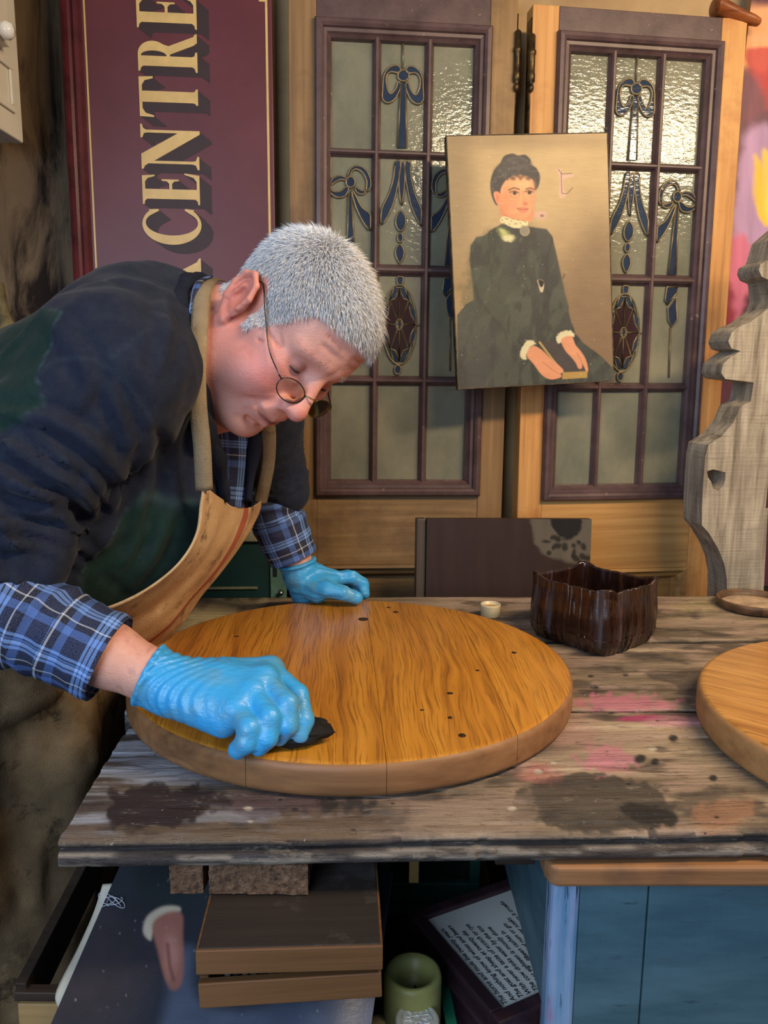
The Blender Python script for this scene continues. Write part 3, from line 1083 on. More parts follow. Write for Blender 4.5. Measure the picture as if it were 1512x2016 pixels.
A.ell(700, 560, 24, 110, (204, 132, 96), 0.7, 0.5, 0.05)
A.ell(600, 690, 90, 22, (190, 122, 90), 0.7, 0.5)
A.ell(560, 610, 30, 26, (228, 138, 108), 0.8, 0.5)
for kx in range(520, 700, 16):
    A.ell(kx, 398 + 14 * math.sin(kx * .9) + 0.0016 * (kx - 620) ** 2, 14, 16, (66, 60, 58), 0.6, 0.7)
for ex, ey in ((570, 520), (678, 516)):
    A.ell(ex, ey, 32, 15, (196, 150, 116), 0.4, 0.9)
    A.ell(ex + 2, ey, 14, 13, (52, 40, 34), 0.3, 1)
    A.line([(ex - 34, ey - 6), (ex, ey - 17), (ex + 30, ey - 4)], 4, (88, 56, 42), 3, 0.9)
A.line([(530, 498), (565, 482), (605, 492)], 6, (96, 62, 46), 4, 0.85)
A.line([(655, 490), (685, 482), (708, 492)], 6, (96, 62, 46), 4, 0.85)
A.line([(628, 500), (640, 560), (632, 592)], 4, (200, 128, 92), 5, 0.6)
A.line([(540, 520), (545, 545), (580, 552), (606, 540), (610, 510)], 2, (150, 110, 80), 2, 0.7)
A.line([(590, 634), (625, 640), (668, 636)], 5, (150, 70, 60), 3, 0.9)
A.ell(632, 652, 34, 12, (206, 112, 96), 0.4, 0.8)
A.ell(628, 628, 34, 8, (200, 108, 92), 0.5, 0.7)
A.ell(630, 690, 40, 14, (214, 146, 104), 0.6, 0.5)
# lace collar, flower, brooch
A.poly([(470, 700), (500, 690), (560, 712), (620, 722), (665, 724), (660, 755), (620, 772), (560, 770), (510, 752), (470, 730)], (216, 204, 158), 6, 1, 8, 0.06, 2)
for k in range(14):
    A.ell(480 + k * 13, 716 + 22 * math.sin(k * 1.9) + k * 1.8, 7, 6, (150, 136, 96), 0.5, 0.8)
A.ell(492, 812, 55, 30, (120, 126, 72), 0.5, 1, 0.6, 0.3, 0.04)
A.ell(520, 846, 48, 26, (206, 200, 150), 0.5, 1, 0.2, 0.4, 0.05, 3)
A.ell(486, 800, 30, 16, (184, 186, 120), 0.5, 0.8, 0.7, 0.3, 0.05, 9)
A.ell(642, 794, 36, 38, (150, 140, 108), 0.15, 1)
A.ell(642, 794, 29, 31, (128, 120, 104), 0.2, 1)
# book, cuffs, hands
A.poly([(735, 1600), (880, 1590), (1010, 1640), (1080, 1815), (905, 1815), (830, 1740)], (62, 56, 56), 5, smooth=False)
A.poly([(905, 1818), (1085, 1812), (1082, 1860), (900, 1868)], (164, 132, 70), 4, smooth=False)
A.line([(740, 1600), (830, 1722), (905, 1815)], 7, (176, 152, 92), 4, 0.9)
A.poly([(862, 1570), (890, 1530), (940, 1518), (985, 1528), (988, 1560), (930, 1568), (880, 1606)], (206, 196, 158), 6, 1, 8, 0.06, 3)
A.poly([(600, 1690), (612, 1640), (650, 1590), (690, 1584), (710, 1610), (670, 1640), (645, 1690), (640, 1725), (608, 1716)], (206, 196, 158), 6, 1, 8, 0.06, 5)
A.poly([(895, 1590), (930, 1560), (975, 1560), (1000, 1620), (1040, 1670), (1075, 1730), (1090, 1800), (1078, 1815), (1050, 1760), (1045, 1790), (1020, 1792), (1000, 1750), (960, 1700), (925, 1660)], (204, 140, 104), 6)
A.poly([(648, 1700), (660, 1650), (700, 1625), (760, 1660), (820, 1720), (880, 1770), (910, 1805), (890, 1830), (895, 1850), (850, 1866), (800, 1864), (750, 1830), (690, 1750)], (208, 142, 106), 6)
A.line([(760, 1740), (830, 1800), (880, 1830)], 4, (168, 104, 78), 4, 0.6)
A.line([(1010, 1680), (1040, 1740), (1050, 1765)], 4, (168, 104, 78), 4, 0.6)
# damage: pink filler patches, a tear
A.poly([(872, 345), (905, 342), (930, 378), (995, 372), (1000, 405), (930, 410), (930, 490), (950, 530), (930, 550), (896, 540), (900, 400)], (206, 168, 150), 6, 0.95, 5, 0.05, 3)
A.line([(912, 372), (915, 520), (950, 525), (995, 480)], 3, (92, 74, 66), 3, 0.9)
A.line([(890, 345), (920, 380), (990, 375)], 3, (92, 74, 66), 3, 0.9)
A.ell(762, 680, 46, 30, (196, 160, 140), 0.4, 0.95, 0, 0.2, 0.04)
A.ell(768, 684, 14, 10, (128, 96, 86), 0.5, 0.9)
A.poly([(730, 1150), (775, 1160), (770, 1230), (750, 1235), (738, 1190)], (196, 178, 150), 4)
A.poly([(735, 1150), (775, 1160), (768, 1195), (750, 1200)], (8, 8, 8), 3)
A.line([(925, 1100), (915, 1140), (935, 1110)], 2, (60, 44, 34), 3, 0.8)
for k in range(70):
    A.ell(random.uniform(120, 1250), random.uniform(130, 1860), random.uniform(2, 4), random.uniform(2, 4), (206, 196, 176), 0.5, random.uniform(0.2, 0.7))
weave = 0.93 + 0.14 * fbm(PX * 0.012, PY * 0.09, 0, 4, 11)
bl = 0.88 + 0.24 * fbm(PX * 0.006, PY * 0.006, 0, 4, 5)
colp = A.C * (weave * bl)[..., None]
Vp = np.stack([gx * Wp, gy * Hp, 0.0012 * (fbm(gx * 6, gy * 9, 0, 3, 3) - 0.5)], -1).reshape(-1, 3)
m = Mat('oil_paint_canvas', 0.5, 0.35)
m.color(m.attr())
v = m.coord()
m.bump(m.noise(v, 420, 2), 0.25, 0.001)
CANV = m.m
fast_mesh('painted_canvas', Vp, grid_faces(nx, ny)[:, ::-1], CANV, port, True, colp.reshape(-1, 3))
sb = MB()
for (u0, u1, v0, v1) in ((0, 0.04, 0, Hp), (Wp - 0.04, Wp, 0, Hp), (0.04, Wp - 0.04, 0, 0.04), (0.04, Wp - 0.04, Hp - 0.04, Hp)):
    sb.box(u0, u1, v0, v1, -0.018, -0.002)
sb.build('stretcher', wood('stretcher_wood', (90, 66, 42), (140, 108, 72), (166, 132, 92), 1, 1.2), port, bevel=0.001)
ed = MB()
for (u0, u1, v0, v1) in ((-0.002, 0.0, 0, Hp), (Wp, Wp + 0.002, 0, Hp), (-0.002, Wp + 0.002, -0.002, 0), (-0.002, Wp + 0.002, Hp, Hp + 0.002)):
    ed.box(u0, u1, v0, v1, -0.018, 0.0004)
ed.build('canvas_edge', plain('canvas_edge', (96, 84, 68), 0.8, 0.2, var=0.5, scale=60), port)

# ------------------------------------------------------------------ abstract painting, right edge
AB = Frame(at(1392, 760, 1.80), 6.3, 0.8, 2.6)
ab = empty('abstract_painting', AB.mat)
tag(ab, 'bright abstract canvas in pink, purple and yellow at right edge', 'painting')
aw, ah0, ah1 = 0.62, -0.45, 0.92
nx, ny = 150, 340
gx, gy = np.meshgrid(np.linspace(0, aw, nx), np.linspace(ah0, ah1, ny), indexing='ij')
HB = homography([AB.uv(*p) for p in ((1400, 20), (1512, 20), (1512, 700), (1400, 700))], [(1400, 20), (1512, 20), (1512, 700), (1400, 700)])
PX, PY = hmap(HB, gx, gy)
A = Art(PX, PY, (92, 52, 66))
wob = dict(wob=14, wsc=0.03)
A.poly([(1380, 20), (1900, 20), (1900, 110), (1480, 140), (1400, 160)], (224, 160, 112), 14, 1, seed=2, **wob)
A.poly([(1470, 110), (1512, 95), (1640, 120), (1560, 190), (1500, 215), (1470, 240), (1476, 180)], (186, 66, 64), 8, 0.9, seed=3, **wob)
A.poly([(1400, 180), (1500, 160), (1512, 320), (1480, 420), (1390, 480)], (110, 72, 84), 12, 0.9, seed=5, **wob)
A.poly([(1455, 300), (1520, 250), (1540, 520), (1470, 540), (1440, 480)], (176, 140, 176), 12, 0.95, seed=8, **wob)
A.poly([(1484, 310), (1500, 320), (1512, 380), (1516, 440), (1500, 440), (1486, 390)], (226, 186, 62), 6, 1, seed=9, wob=4, wsc=0.05)
A.poly([(1500, 300), (1520, 320), (1524, 440), (1508, 420)], (232, 198, 90), 6, 1)
A.poly([(1430, 480), (1470, 470), (1486, 560), (1460, 640), (1430, 650)], (196, 104, 130), 8, 0.95, seed=4, **wob)
A.poly([(1400, 560), (1440, 560), (1440, 700), (1390, 720)], (128, 30, 48), 10, 0.9, seed=14, **wob)
A.poly([(1480, 540), (1600, 540), (1600, 800), (1470, 780)], (60, 30, 44), 10, 0.9, seed=24, **wob)
A.poly([(1550, 200), (1700, 200), (1700, 600), (1560, 560)], (150, 90, 120), 16, 0.9, seed=31, **wob)
st = 0.8 + 0.4 * fbm(PX * 0.09, PY * 0.012, 0, 4, 8)
fast_mesh('painted_canvas', np.stack([gx, gy, 0 * gx], -1).reshape(-1, 3), grid_faces(nx, ny)[:, ::-1], CANV, ab, True, (A.C * st[..., None]).reshape(-1, 3))
box('stretcher', 0, aw, ah0, ah1, -0.022, -0.001, MATS['stretcher_wood'].m, ab, 0.001)

# ------------------------------------------------------------------ weathered timber bracket
BF = Frame((at(1440, 1000, 1.545)[0], 1.545, 0), 9.0, 0.0)
fo = [(1560, 440), (1525, 470), (1512, 512), (1497, 520), (1494, 532), (1500, 545), (1516, 552), (1520, 590), (1512, 608), (1476, 635), (1450, 645), (1440, 656), (1434, 672), (1440, 686), (1458, 691), (1440, 702), (1424, 716), (1420, 734), (1428, 746), (1484, 753), (1478, 790), (1458, 800), (1444, 832), (1420, 860), (1394, 876), (1388, 900), (1384, 960), (1382, 1000), (1382, 1034), (1396, 1050), (1414, 1080), (1426, 1110), (1431, 1140), (1431, 1172)]
outer = [BF.uv(*p) for p in fo]
vb = 0.0
outer += [(outer[-1][0], vb), (BF.uv(1503, 1172)[0], vb), BF.uv(1503, 1172), BF.uv(1512, 1000), (BF.uv(1560, 440)[0], BF.uv(1530, 1000)[1])]
hole = [BF.uv(*p) for p in ((1392, 928), (1404, 924), (1428, 930), (1428, 944), (1424, 956), (1414, 966), (1404, 962), (1400, 948), (1394, 940))]
m = Mat('weathered_oak', 0.85, 0.2)
v1 = m.coord(scale=(60, 5, 60))
v2 = m.coord(scale=(9, 190, 9))
g1 = m.noise(v1, 1.0, 5, 0.6, 0.4)
g2 = m.noise(v2, 1.0, 4, 0.6, 0.2)
col = m.ramp(g1, [(0.28, (104, 94, 82)), (0.5, (158, 148, 132)), (0.75, (196, 186, 168))])
saw = m.ramp(g2, [(0.28, 0.55), (0.38, 0.0)])
col = m.mix(saw, col, (84, 76, 66))
blot = m.ramp(m.noise(m.coord(), 9, 4, 0.6), [(0.45, 0.0), (0.7, 0.6)])
col = m.mix(blot, col, (124, 114, 102))
m.color(col)
m.bump(m.math('ADD', m.math('MULTIPLY', g1, 0.7), m.math('MULTIPLY', g2, 0.6)), 0.7, 0.004)
WOAK = m.m
br = outline_mesh('timber_bracket', [outer, hole], -0.035, 0.07, WOAK, None)
br.matrix_world = BF.mat
bv = br.modifiers.new('bevel', 'BEVEL')
bv.width, bv.segments, bv.limit_method = 0.004, 2, 'ANGLE'
tag(br, 'big weathered grey timber bracket with scalloped edge behind the bench', 'bracket')

# ------------------------------------------------------------------ dark board leaning behind the bench
DB = Frame(at(838, 1172, 1.50), 4.0, 4.0, 0.3)
u1, v1 = DB.uv(1165, 1022)
lb = -(DB.o[2]) / DB.b[2]
db = empty('dark_board', DB.mat)
tag(db, 'dark brown wooden board with flaking right corner, leaning behind the stain tin', 'board')
nx, ny = 140, 90
gx, gy = np.meshgrid(np.linspace(0, u1, nx), np.linspace(lb, v1, ny) if False else np.linspace(-0.06, v1, ny), indexing='ij')
HB = homography([DB.uv(*p) for p in ((850, 1030), (1160, 1030), (1160, 1165), (850, 1165))], [(850, 1030), (1160, 1030), (1160, 1165), (850, 1165)])
PX, PY = hmap(HB, gx, gy)
A = Art(PX, PY, (50, 33, 29))
A.poly([(1060, 1010), (1180, 1010), (1180, 1110), (1110, 1105), (1070, 1092), (1052, 1060)], (92, 84, 72), 5, 1, 9, 0.05, 4)
A.poly([(1085, 1018), (1140, 1020), (1136, 1050), (1112, 1060), (1092, 1050)], (24, 21, 20), 3, 1, 8, 0.06, 5)
for k in range(14):
    A.ell(random.uniform(1075, 1160), random.uniform(1055, 1100), random.uniform(3, 9), random.uniform(4, 10), (30, 27, 24), 0.4, 0.9, random.uniform(0, 3), 0.5, 0.1, k)
st = 0.75 + 0.5 * fbm(PX * 0.06, PY * 0.01, 0, 4, 2)
m = Mat('dark_board_face', 0.5, 0.35)
m.color(m.attr())
m.bump(m.noise(m.coord(scale=(60, 8, 60)), 1, 4), 0.2, 0.002)
DBM = wood('dark_board_wood', (30, 20, 17), (50, 34, 29), (66, 46, 38), 1, 1.0, 0.5, 0.4, 0.2)
fast_mesh('face', np.stack([gx, gy, 0 * gx + 0.0008], -1).reshape(-1, 3), grid_faces(nx, ny)[:, ::-1], m.m, db, True, (A.C * st[..., None]).reshape(-1, 3))
box('core', 0, u1, lb, v1, -0.02, 0, DBM, db, 0.001)
u0, _ = DB.uv(820, 1100)
box('edge_batten', u0, -0.0005, lb, v1 - 0.001, -0.035, -0.006, wood('grey_batten', (48, 40, 34), (74, 62, 52), (92, 80, 68), 1, 1.0), db, 0.002)

# ------------------------------------------------------------------ teal cabinet behind the man's arm
TF = Frame(at(563, 1175, 1.53), 4.0, 0)
TEAL = plain('dark_teal_paint', (26, 62, 66), 0.5, 0.4, var=0.25, scale=6)
TEALL = plain('pale_teal_paint', (96, 138, 128), 0.5, 0.4, var=0.3, scale=22)
tc = empty('teal_cabinet', TF.mat)
tag(tc, "dark teal cabinet with pale teal corner post behind the man's far arm", 'cabinet')
uu = lambda x, y: TF.uv(x, y)
fz = -TF.o[2] / TF.b[2]
ul = uu(330, 1100)[0]
um = uu(531, 1100)[0]
vt = uu(520, 1066)[1]
box('body', ul, um, fz, vt, -0.035, -0.004, TEAL, tc, 0.002)
box('corner_post', um, 0, fz, vt + 0.006, -0.035, 0.0, TEALL, tc, 0.002)
box('top_board', ul - 0.01, uu(545, 1060)[0], vt, vt + uu(520, 1046)[1] - uu(520, 1066)[1] + 0.002, -0.036, 0.004, plain('grey_cream_board', (150, 146, 130), 0.7, 0.3, var=0.3, scale=25), tc, 0.002)
vr = uu(450, 1160)[1]
dr = MB().box(ul + 0.02, uu(505, 1160)[0], fz + 0.3, vr, -0.004, 0.0).build('drawer_front', TEAL, tc, bevel=0.001)
box('drawer_trim', ul + 0.02, uu(507, 1160)[0], vr, vr + 0.004, -0.004, 0.003, plain('grey_trim', (128, 132, 116), 0.5, 0.4), tc, 0.0008)
lx, ly = uu(553, 1166)
MB().lathe([(0.0, 0.012), (0.004, 0.011), (0.0055, 0.007), (0.004, 0.003), (0.006, 0.0)], 16, (0, 0, 0), 2).build('latch', plain('chrome', (190, 190, 190), 0.2, 0.5, metal=1.0, var=0.1, bump=0), tc, smooth=True).location = (lx, ly, 0)
box('slot_plate', uu(537, 1090)[0], uu(545, 1090)[0], uu(540, 1135)[1], uu(540, 1095)[1], 0, 0.0015, plain('black_plate', (22, 32, 34), 0.5), tc, 0.0005)

# ================================================================== THE BENCH
def to_px(P):
    P = np.asarray(P, float) - CAMP
    d = P @ _fw
    return 756 + FPX * (P @ CR) / d, 1008 - FPX * (P @ CU) / d


BZ = 0.82
BEN = Matrix.Translation((-0.287, 0.664, BZ)) @ Matrix.Rotation(math.radians(2.3), 4, 'Z')
BENn = np.array(BEN)
bench = empty('workbench', BEN)
tag(bench, 'worn paint-stained plank workbench top with moulded front edge', 'workbench')
m = Mat('worn_bench_timber', 0.62, 0.35)
g = m.noise(m.coord(scale=(9.0, 95, 40)), 1.0, 7, 0.75, 0.8)
fine = m.noise(m.coord(scale=(16, 300, 60)), 1.0, 5, 0.75)
chips = m.noise(m.coord(scale=(30, 80, 40)), 1.0, 6, 0.75)
spots = m.noise(m.coord(), 150, 3, 0.6)
col = m.mix(m.ramp(g, [(0.28, 0.5), (0.42, 0.0)]), m.attr(), (52, 44, 39))
col = m.mix(m.ramp(g, [(0.58, 0.0), (0.75, 0.25)]), col, (188, 172, 150))
col = m.mix(m.ramp(fine, [(0.36, 0.7), (0.45, 0.0)]), col, (34, 28, 26))
col = m.mix(m.ramp(chips, [(0.58, 0.0), (0.66, 0.45)]), col, (150, 138, 124))
col = m.mix(m.ramp(chips, [(0.32, 0.6), (0.40, 0.0)]), col, (46, 40, 38))
col = m.mix(m.ramp(spots, [(0.70, 0.0), (0.75, 0.6)]), col, (188, 178, 162))
col = m.mix(m.ramp(m.noise(m.coord(loc=(2, 5, 1)), 60, 4, 0.65), [(0.67, 0.0), (0.71, 0.8)]), col, (38, 33, 32))
m.color(col)
m.set(m.b.inputs['Roughness'], m.ramp(m.noise(m.coord(scale=(2, 10, 10)), 3, 4), [(0.3, 0.45), (0.7, 0.75)]))
m.bump(m.math('ADD', m.math('ADD', g, m.math('MULTIPLY', fine, 0.8)), m.math('MULTIPLY', chips, 0.5)), 0.85, 0.004)
BENM = m.m
TH = 0.030


def plank(y0, y1, x0, x1, nose, seed):
    nx = 760
    xs = np.linspace(x0, x1, nx)
    prof = []
    if nose:
        prof += [(y0 + 0.0015, -0.030), (y0 - 0.002, -0.0285), (y0 - 0.0055, -0.026), (y0 - 0.007, -0.022), (y0 - 0.0068, -0.018), (y0 - 0.005, -0.0145), (y0 - 0.001, -0.0125), (y0 + 0.0015, -0.0115), (y0 + 0.001, -0.0095), (y0 - 0.0025, -0.0085), (y0 - 0.0045, -0.006), (y0 - 0.0040, -0.003), (y0 - 0.001, -0.0008)]
    else:
        prof += [(y0 + 0.001, -TH), (y0, -0.015), (y0 + 0.0006, -0.004), (y0 + 0.002, -0.001)]
    ny = 130
    prof += [(y, 0.0) for y in np.linspace(y0 + 0.004, y1 - 0.004, ny)]
    prof += [(y1 - 0.002, -0.001), (y1 - 0.0006, -0.004), (y1, -0.015), (y1 - 0.001, -TH)]
    prof = np.array(prof)
    X = np.repeat(xs[:, None], len(prof), 1)
    Y = np.repeat(prof[None, :, 0], nx, 0)
    Z = np.repeat(prof[None, :, 1], nx, 0)
    endr = 0.006 * (fbm(Y * 40, Y * 0 + seed, 0, 3, seed) - 0.5)
    X = X + endr * sstep(0.1, 0.0, (X - x0))
    Z = Z + (0.0035 * (fbm(X * 5, Y * 22, seed, 4, seed) - 0.5) - 0.002 * sstep(0.62, 0.75, fbm(X * 9, Y * 80, 0, 3, seed + 5))) * (Z > -0.012)
    wv = 0.0035 * (fbm(X * 12, X * 0, seed, 4, seed + 3) - 0.5)
    edge = np.minimum(np.abs(Y - y0), np.abs(Y - y1))
    Y = Y + wv * sstep(0.03, 0.0, edge)
    if nose:
        dent = 0.4 * sstep(0.70, 0.80, fbm(X * 25, X * 0 + 3, 0, 3, 77))
        Y = Y + 0.005 * dent * (Z < -0.002) * (Y < y0 + 0.004)
    W = np.stack([X, Y, Z, np.ones_like(X)], -1) @ BENn.T
    PX, PY = to_px(W[..., :3].reshape(-1, 3))
    PX, PY = PX.reshape(X.shape), PY.reshape(X.shape)
    A = Art(PX, PY, (120, 104, 86))
    gr = fbm(X * 7, Y * 45, seed, 5, seed + 11)
    t = sstep(0.25, 0.75, gr)[..., None]
    A.C = linv((104, 90, 76)) * (1 - t) + linv((170, 150, 126)) * t
    big = sstep(0.35, 0.65, fbm(X * 4, Y * 9, seed, 4, seed + 21))[..., None]
    A.C = A.C * (0.72 + 0.5 * big)
    pk = sstep(0.50, 0.64, fbm(X * 11, Y * 26, seed, 5, seed + 61)) * 0.55
    A.blend(pk, (176, 150, 134))
    dk = sstep(0.56, 0.68, fbm(X * 14, Y * 34, seed, 5, seed + 71)) * 0.7
    A.blend(dk, (62, 54, 52))
    kw = dict(wob=22, wsc=0.05)
    # darker, browner towards the middle left
    A.poly([(100, 1480), (300, 1380), (560, 1500), (720, 1560), (760, 1650), (100, 1720)], (72, 62, 60), 40, 0.75, seed=3, **kw)
    # white and blue-grey paint rubbed into the left end
    wt = sstep(0.44, 0.60, fbm(X * 9, Y * 60, 2, 5, 33)) * sstep(520, 200, PX + (PY - 1600) * 0.5) * (PY > 1380)
    A.blend(wt * 0.85, (168, 172, 184))
    wt2 = sstep(0.55, 0.68, fbm(X * 6, Y * 60, 5, 5, 37)) * sstep(900, 500, PX) * (PY > 1480)
    A.blend(wt2 * 0.75, (150, 150, 158))
    A.poly([(222, 1560), (300, 1545), (420, 1562), (446, 1582), (400, 1604), (330, 1640), (250, 1640), (212, 1610)], (44, 32, 34), 6, 0.95, seed=5, **kw)
    A.poly([(130, 1640), (400, 1622), (700, 1640), (700, 1665), (130, 1665)], (122, 104, 84), 10, 0.6, seed=8, **kw)
    A.poly([(560, 1588), (640, 1574), (662, 1590), (640, 1604), (560, 1606)], (40, 34, 36), 5, 0.85, seed=9, **kw)
    A.poly([(470, 1570), (620, 1560), (620, 1600), (480, 1604)], (92, 72, 80), 10, 0.6, seed=19, **kw)
    A.poly([(680, 1576), (740, 1572), (735, 1602), (690, 1602)], (46, 44, 50), 6, 0.8, seed=12, **kw)
    A.poly([(540, 1602), (700, 1600), (760, 1640), (560, 1650)], (120, 100, 80), 12, 0.6, seed=13, **kw)
    # big black-grey patch with a darker middle
    A.ell(1180, 1582, 160, 58, (66, 62, 58), 0.06, 0.85, 0.05, 0.32, 0.035, 4)
    A.poly([(1222, 1592), (1250, 1580), (1300, 1590), (1336, 1604), (1330, 1624), (1290, 1628), (1250, 1618)], (40, 38, 36), 4, 0.95, seed=6, wob=8, wsc=0.05)
    A.poly([(1380, 1588), (1460, 1575), (1480, 1600), (1440, 1640), (1380, 1640)], (168, 126, 98), 10, 0.7, seed=4, **kw)
    A.poly([(820, 1590), (1010, 1560), (1040, 1640), (830, 1650)], (158, 138, 122), 20, 0.6, seed=14, **kw)
    A.poly([(1340, 1440), (1512, 1500), (1512, 1560), (1380, 1540)], (152, 136, 114), 20, 0.6, seed=15, **kw)
    # pink paint
    A.ell(1230, 1384, 100, 16, (204, 120, 144), 0.35, 0.75, 0.03, 0.9, 0.09, 7)
    A.ell(1190, 1494, 46, 26, (206, 132, 150), 0.35, 0.75, 0.1, 0.9, 0.09, 17)
    A.ell(1060, 1520, 40, 18, (186, 116, 110), 0.6, 0.7, 0.1, 0.6, 0.06, 27)
    A.ell(1260, 1414, 46, 6, (176, 66, 108), 0.4, 0.9, -0.05, 0.3, 0.08, 23)
    A.ell(1330, 1420, 60, 10, (196, 134, 150), 0.6, 0.7, 0, 0.4, 0.05, 29)
    A.ell(1120, 1445, 60, 30, (170, 120, 112), 0.7, 0.4, 0, 0.6, 0.05, 39)
    # cream drips and rubbed patches along the back plank
    A.poly([(380, 1190), (470, 1182), (520, 1186), (430, 1220), (350, 1246)], (196, 186, 150), 8, 0.8, seed=7, wob=22, wsc=0.04)
    A.poly([(1320, 1180), (1420, 1178), (1430, 1200), (1330, 1206)], (178, 160, 120), 8, 0.6, seed=37, wob=22, wsc=0.04)
    for k in range(46):
        r = random.uniform(2, 6)
        A.ell(random.uniform(300, 1512), random.uniform(1190, 1640), r * 1.5, r * 0.7, random.choice([(38, 34, 34), (34, 30, 34), (206, 196, 178)]), 0.4, 0.9, 0, 0.3, 0.1, k)
    for cx_, cy_, r in ((1325, 1454, 9), (1404, 1532, 8), (1260, 1494, 12), (1290, 1500, 8)):
        A.ell(cx_, cy_, r, r * 0.8, (30, 30, 36), 0.3, 0.95, 0, 0.3, 0.1, 3)
    joint_dark = sstep(-0.0015, -0.005, Z) * (Y > y0 + 0.02)
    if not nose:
        joint_dark = sstep(-0.0015, -0.005, Z)
    A.blend(joint_dark * 0.95, (20, 17, 16))  # grimy joint sides painted near-black, so the lit gaps look shaded
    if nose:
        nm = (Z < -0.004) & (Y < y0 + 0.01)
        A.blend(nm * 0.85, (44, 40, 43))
        hl = nm & (np.abs(Z + 0.020) < 0.006)  # band on the round where a broken highlight is painted in
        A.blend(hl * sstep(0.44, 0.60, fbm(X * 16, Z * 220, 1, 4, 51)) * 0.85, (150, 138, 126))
    Q = grid_faces(nx, len(prof))[:, ::-1]
    V = np.stack([X, Y, Z], -1).reshape(-1, 3)
    C = A.C.reshape(-1, 3)
    n = len(prof)
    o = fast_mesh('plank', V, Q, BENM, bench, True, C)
    # end grain and underside
    last = (nx - 1) * n
    cap = MB().add([V[i] for i in range(n)], [tuple(range(n))]).add([V[last + i] for i in range(n)], [tuple(range(n))[::-1]])
    cap.add([V[0], V[n - 1], V[last + n - 1], V[last]], [(0, 1, 2, 3)])
    cap.build('end_grain', wood('bench_end_grain', (52, 44, 38), (96, 84, 70), (128, 114, 96), 2, 2.0, 0.8), o)
    return o


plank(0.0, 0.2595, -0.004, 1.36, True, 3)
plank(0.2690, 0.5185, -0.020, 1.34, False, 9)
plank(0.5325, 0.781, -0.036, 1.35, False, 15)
# small brass catch under the front edge, cross battens
box('under_batten', 0.40, 0.44, 0.03, 0.76, -0.055, -0.0312, wood('dark_batten', (30, 24, 20), (48, 38, 32), (60, 50, 42), 1), bench, 0.002)
bx_ = at(815, 1712, 0.74)
bl = BEN.inverted() @ Vector(bx_)
box('brass_catch', bl.x - 0.005, bl.x + 0.005, bl.y - 0.002, bl.y + 0.002, bl.z - 0.014, -0.031, plain('dull_brass', (132, 110, 66), 0.4, 0.5, metal=0.6), bench, 0.001)

# ------------------------------------------------------------------ round table tops
OAK = {}


def oak_mat(name, dark, mid, light, edge_rough=0.32, coat=0.25):
    m = Mat(name, edge_rough, 0.45, coat=coat)
    m.b.inputs['Coat Roughness'].default_value = 0.25
    oi = m.n('ObjectInfo')
    rv = m.n('CombineXYZ', {'X': m.math('MULTIPLY', oi.outputs['Random'], 7.0), 'Y': m.math('MULTIPLY', oi.outputs['Random'], 31.0)})
    base = m.n('VectorMath', {0: m.n('TexCoord').outputs['Object'], 1: rv.outputs[0]}, operation='ADD').outputs[0]
    mp = lambda sc: m.n('Mapping', {'Vector': base, 'Scale': sc}).outputs[0]
    warp = m.noise(mp((6.0, 1.8, 6)), 1.0, 3, 0.5)
    d = m.n('CombineXYZ', {'X': m.math('MULTIPLY', m.math('SUBTRACT', warp, 0.5), 0.10)})
    wv = m.n('VectorMath', {0: base, 1: d.outputs[0]}, operation='ADD').outputs[0]
    rings = m.n('TexNoise', {'Vector': m.n('Mapping', {'Vector': wv, 'Scale': (62, 2.2, 30)}).outputs[0], 'Scale': 1.0, 'Detail': 3.0, 'Roughness': 0.55}).outputs['Fac']
    pores = m.noise(m.n('Mapping', {'Vector': wv, 'Scale': (430, 11, 200)}).outputs[0], 1.0, 3, 0.6)
    tone = m.noise(mp((5, 2, 4)), 1.3, 3, 0.5)
    col = m.ramp(rings, [(0.28, dark), (0.50, mid), (0.72, light)])
    col = m.mix(m.ramp(tone, [(0.35, 0.0), (0.7, 0.45)]), col, light)
    col = m.mix(m.ramp(pores, [(0.38, 0.55), (0.50, 0.0)]), col, tuple(int(c * 0.72) for c in dark))
    m.color(col)
    m.bump(m.math('ADD', rings, m.math('MULTIPLY', pores, 0.8)), 0.10, 0.002)
    return m.m


def strip_disc(name, R, th, x0, x1, m, parent, rnd=0.009):
    """one board of a round top: the part of the disc between two joints, with its eased edge"""
    lay = [(0.004, 0.0), (0.001, 0.002), (0.0, 0.006)]
    for k in range(6):
        a = math.pi / 2 * k / 5
        lay.append((rnd * (1 - math.cos(a)), th - rnd + rnd * math.sin(a)))
    n = 40
    V = []
    for ins, z in lay:
        r = R - ins
        up, dn = [], []
        for k in range(n):
            t = 0.5 - 0.5 * math.cos(math.pi * k / (n - 1))
            x = x0 + (x1 - x0) * t
            x = min(max(x, -r), r)
            y = math.sqrt(max(r * r - x * x, 0))
            up.append((x, y, z))
            dn.append((x, -y, z))
        V += up + dn[::-1]
    L = len(lay)
    M2 = 2 * n
    F = []
    for l in range(L - 1):
        for k in range(M2):
            k2 = (k + 1) % M2
            F.append((l * M2 + k, (l + 1) * M2 + k, (l + 1) * M2 + k2, l * M2 + k2))
    top = (L - 1) * M2
    for k in range(n - 1):
        F.append((top + k, top + M2 - 1 - k, top + M2 - 2 - k, top + k + 1))
        F.append((k, k + 1, M2 - 2 - k, M2 - 1 - k))
    edge = MATS_EDGE[m.name]
    mi = [0 if k >= (L - 1) * M2 else 1 for k in range((L - 1) * M2)] + [0 if k % 2 == 0 else 1 for k in range(2 * (n - 1))]
    for k in range((L - 3) * M2, (L - 1) * M2):
        mi[k] = 0
    me_o = mesh(name, V, F, None, parent, True, [m, edge], mi)
    es = me_o.modifiers.new('split', 'EDGE_SPLIT')
    es.split_angle = math.radians(50)
    return me_o


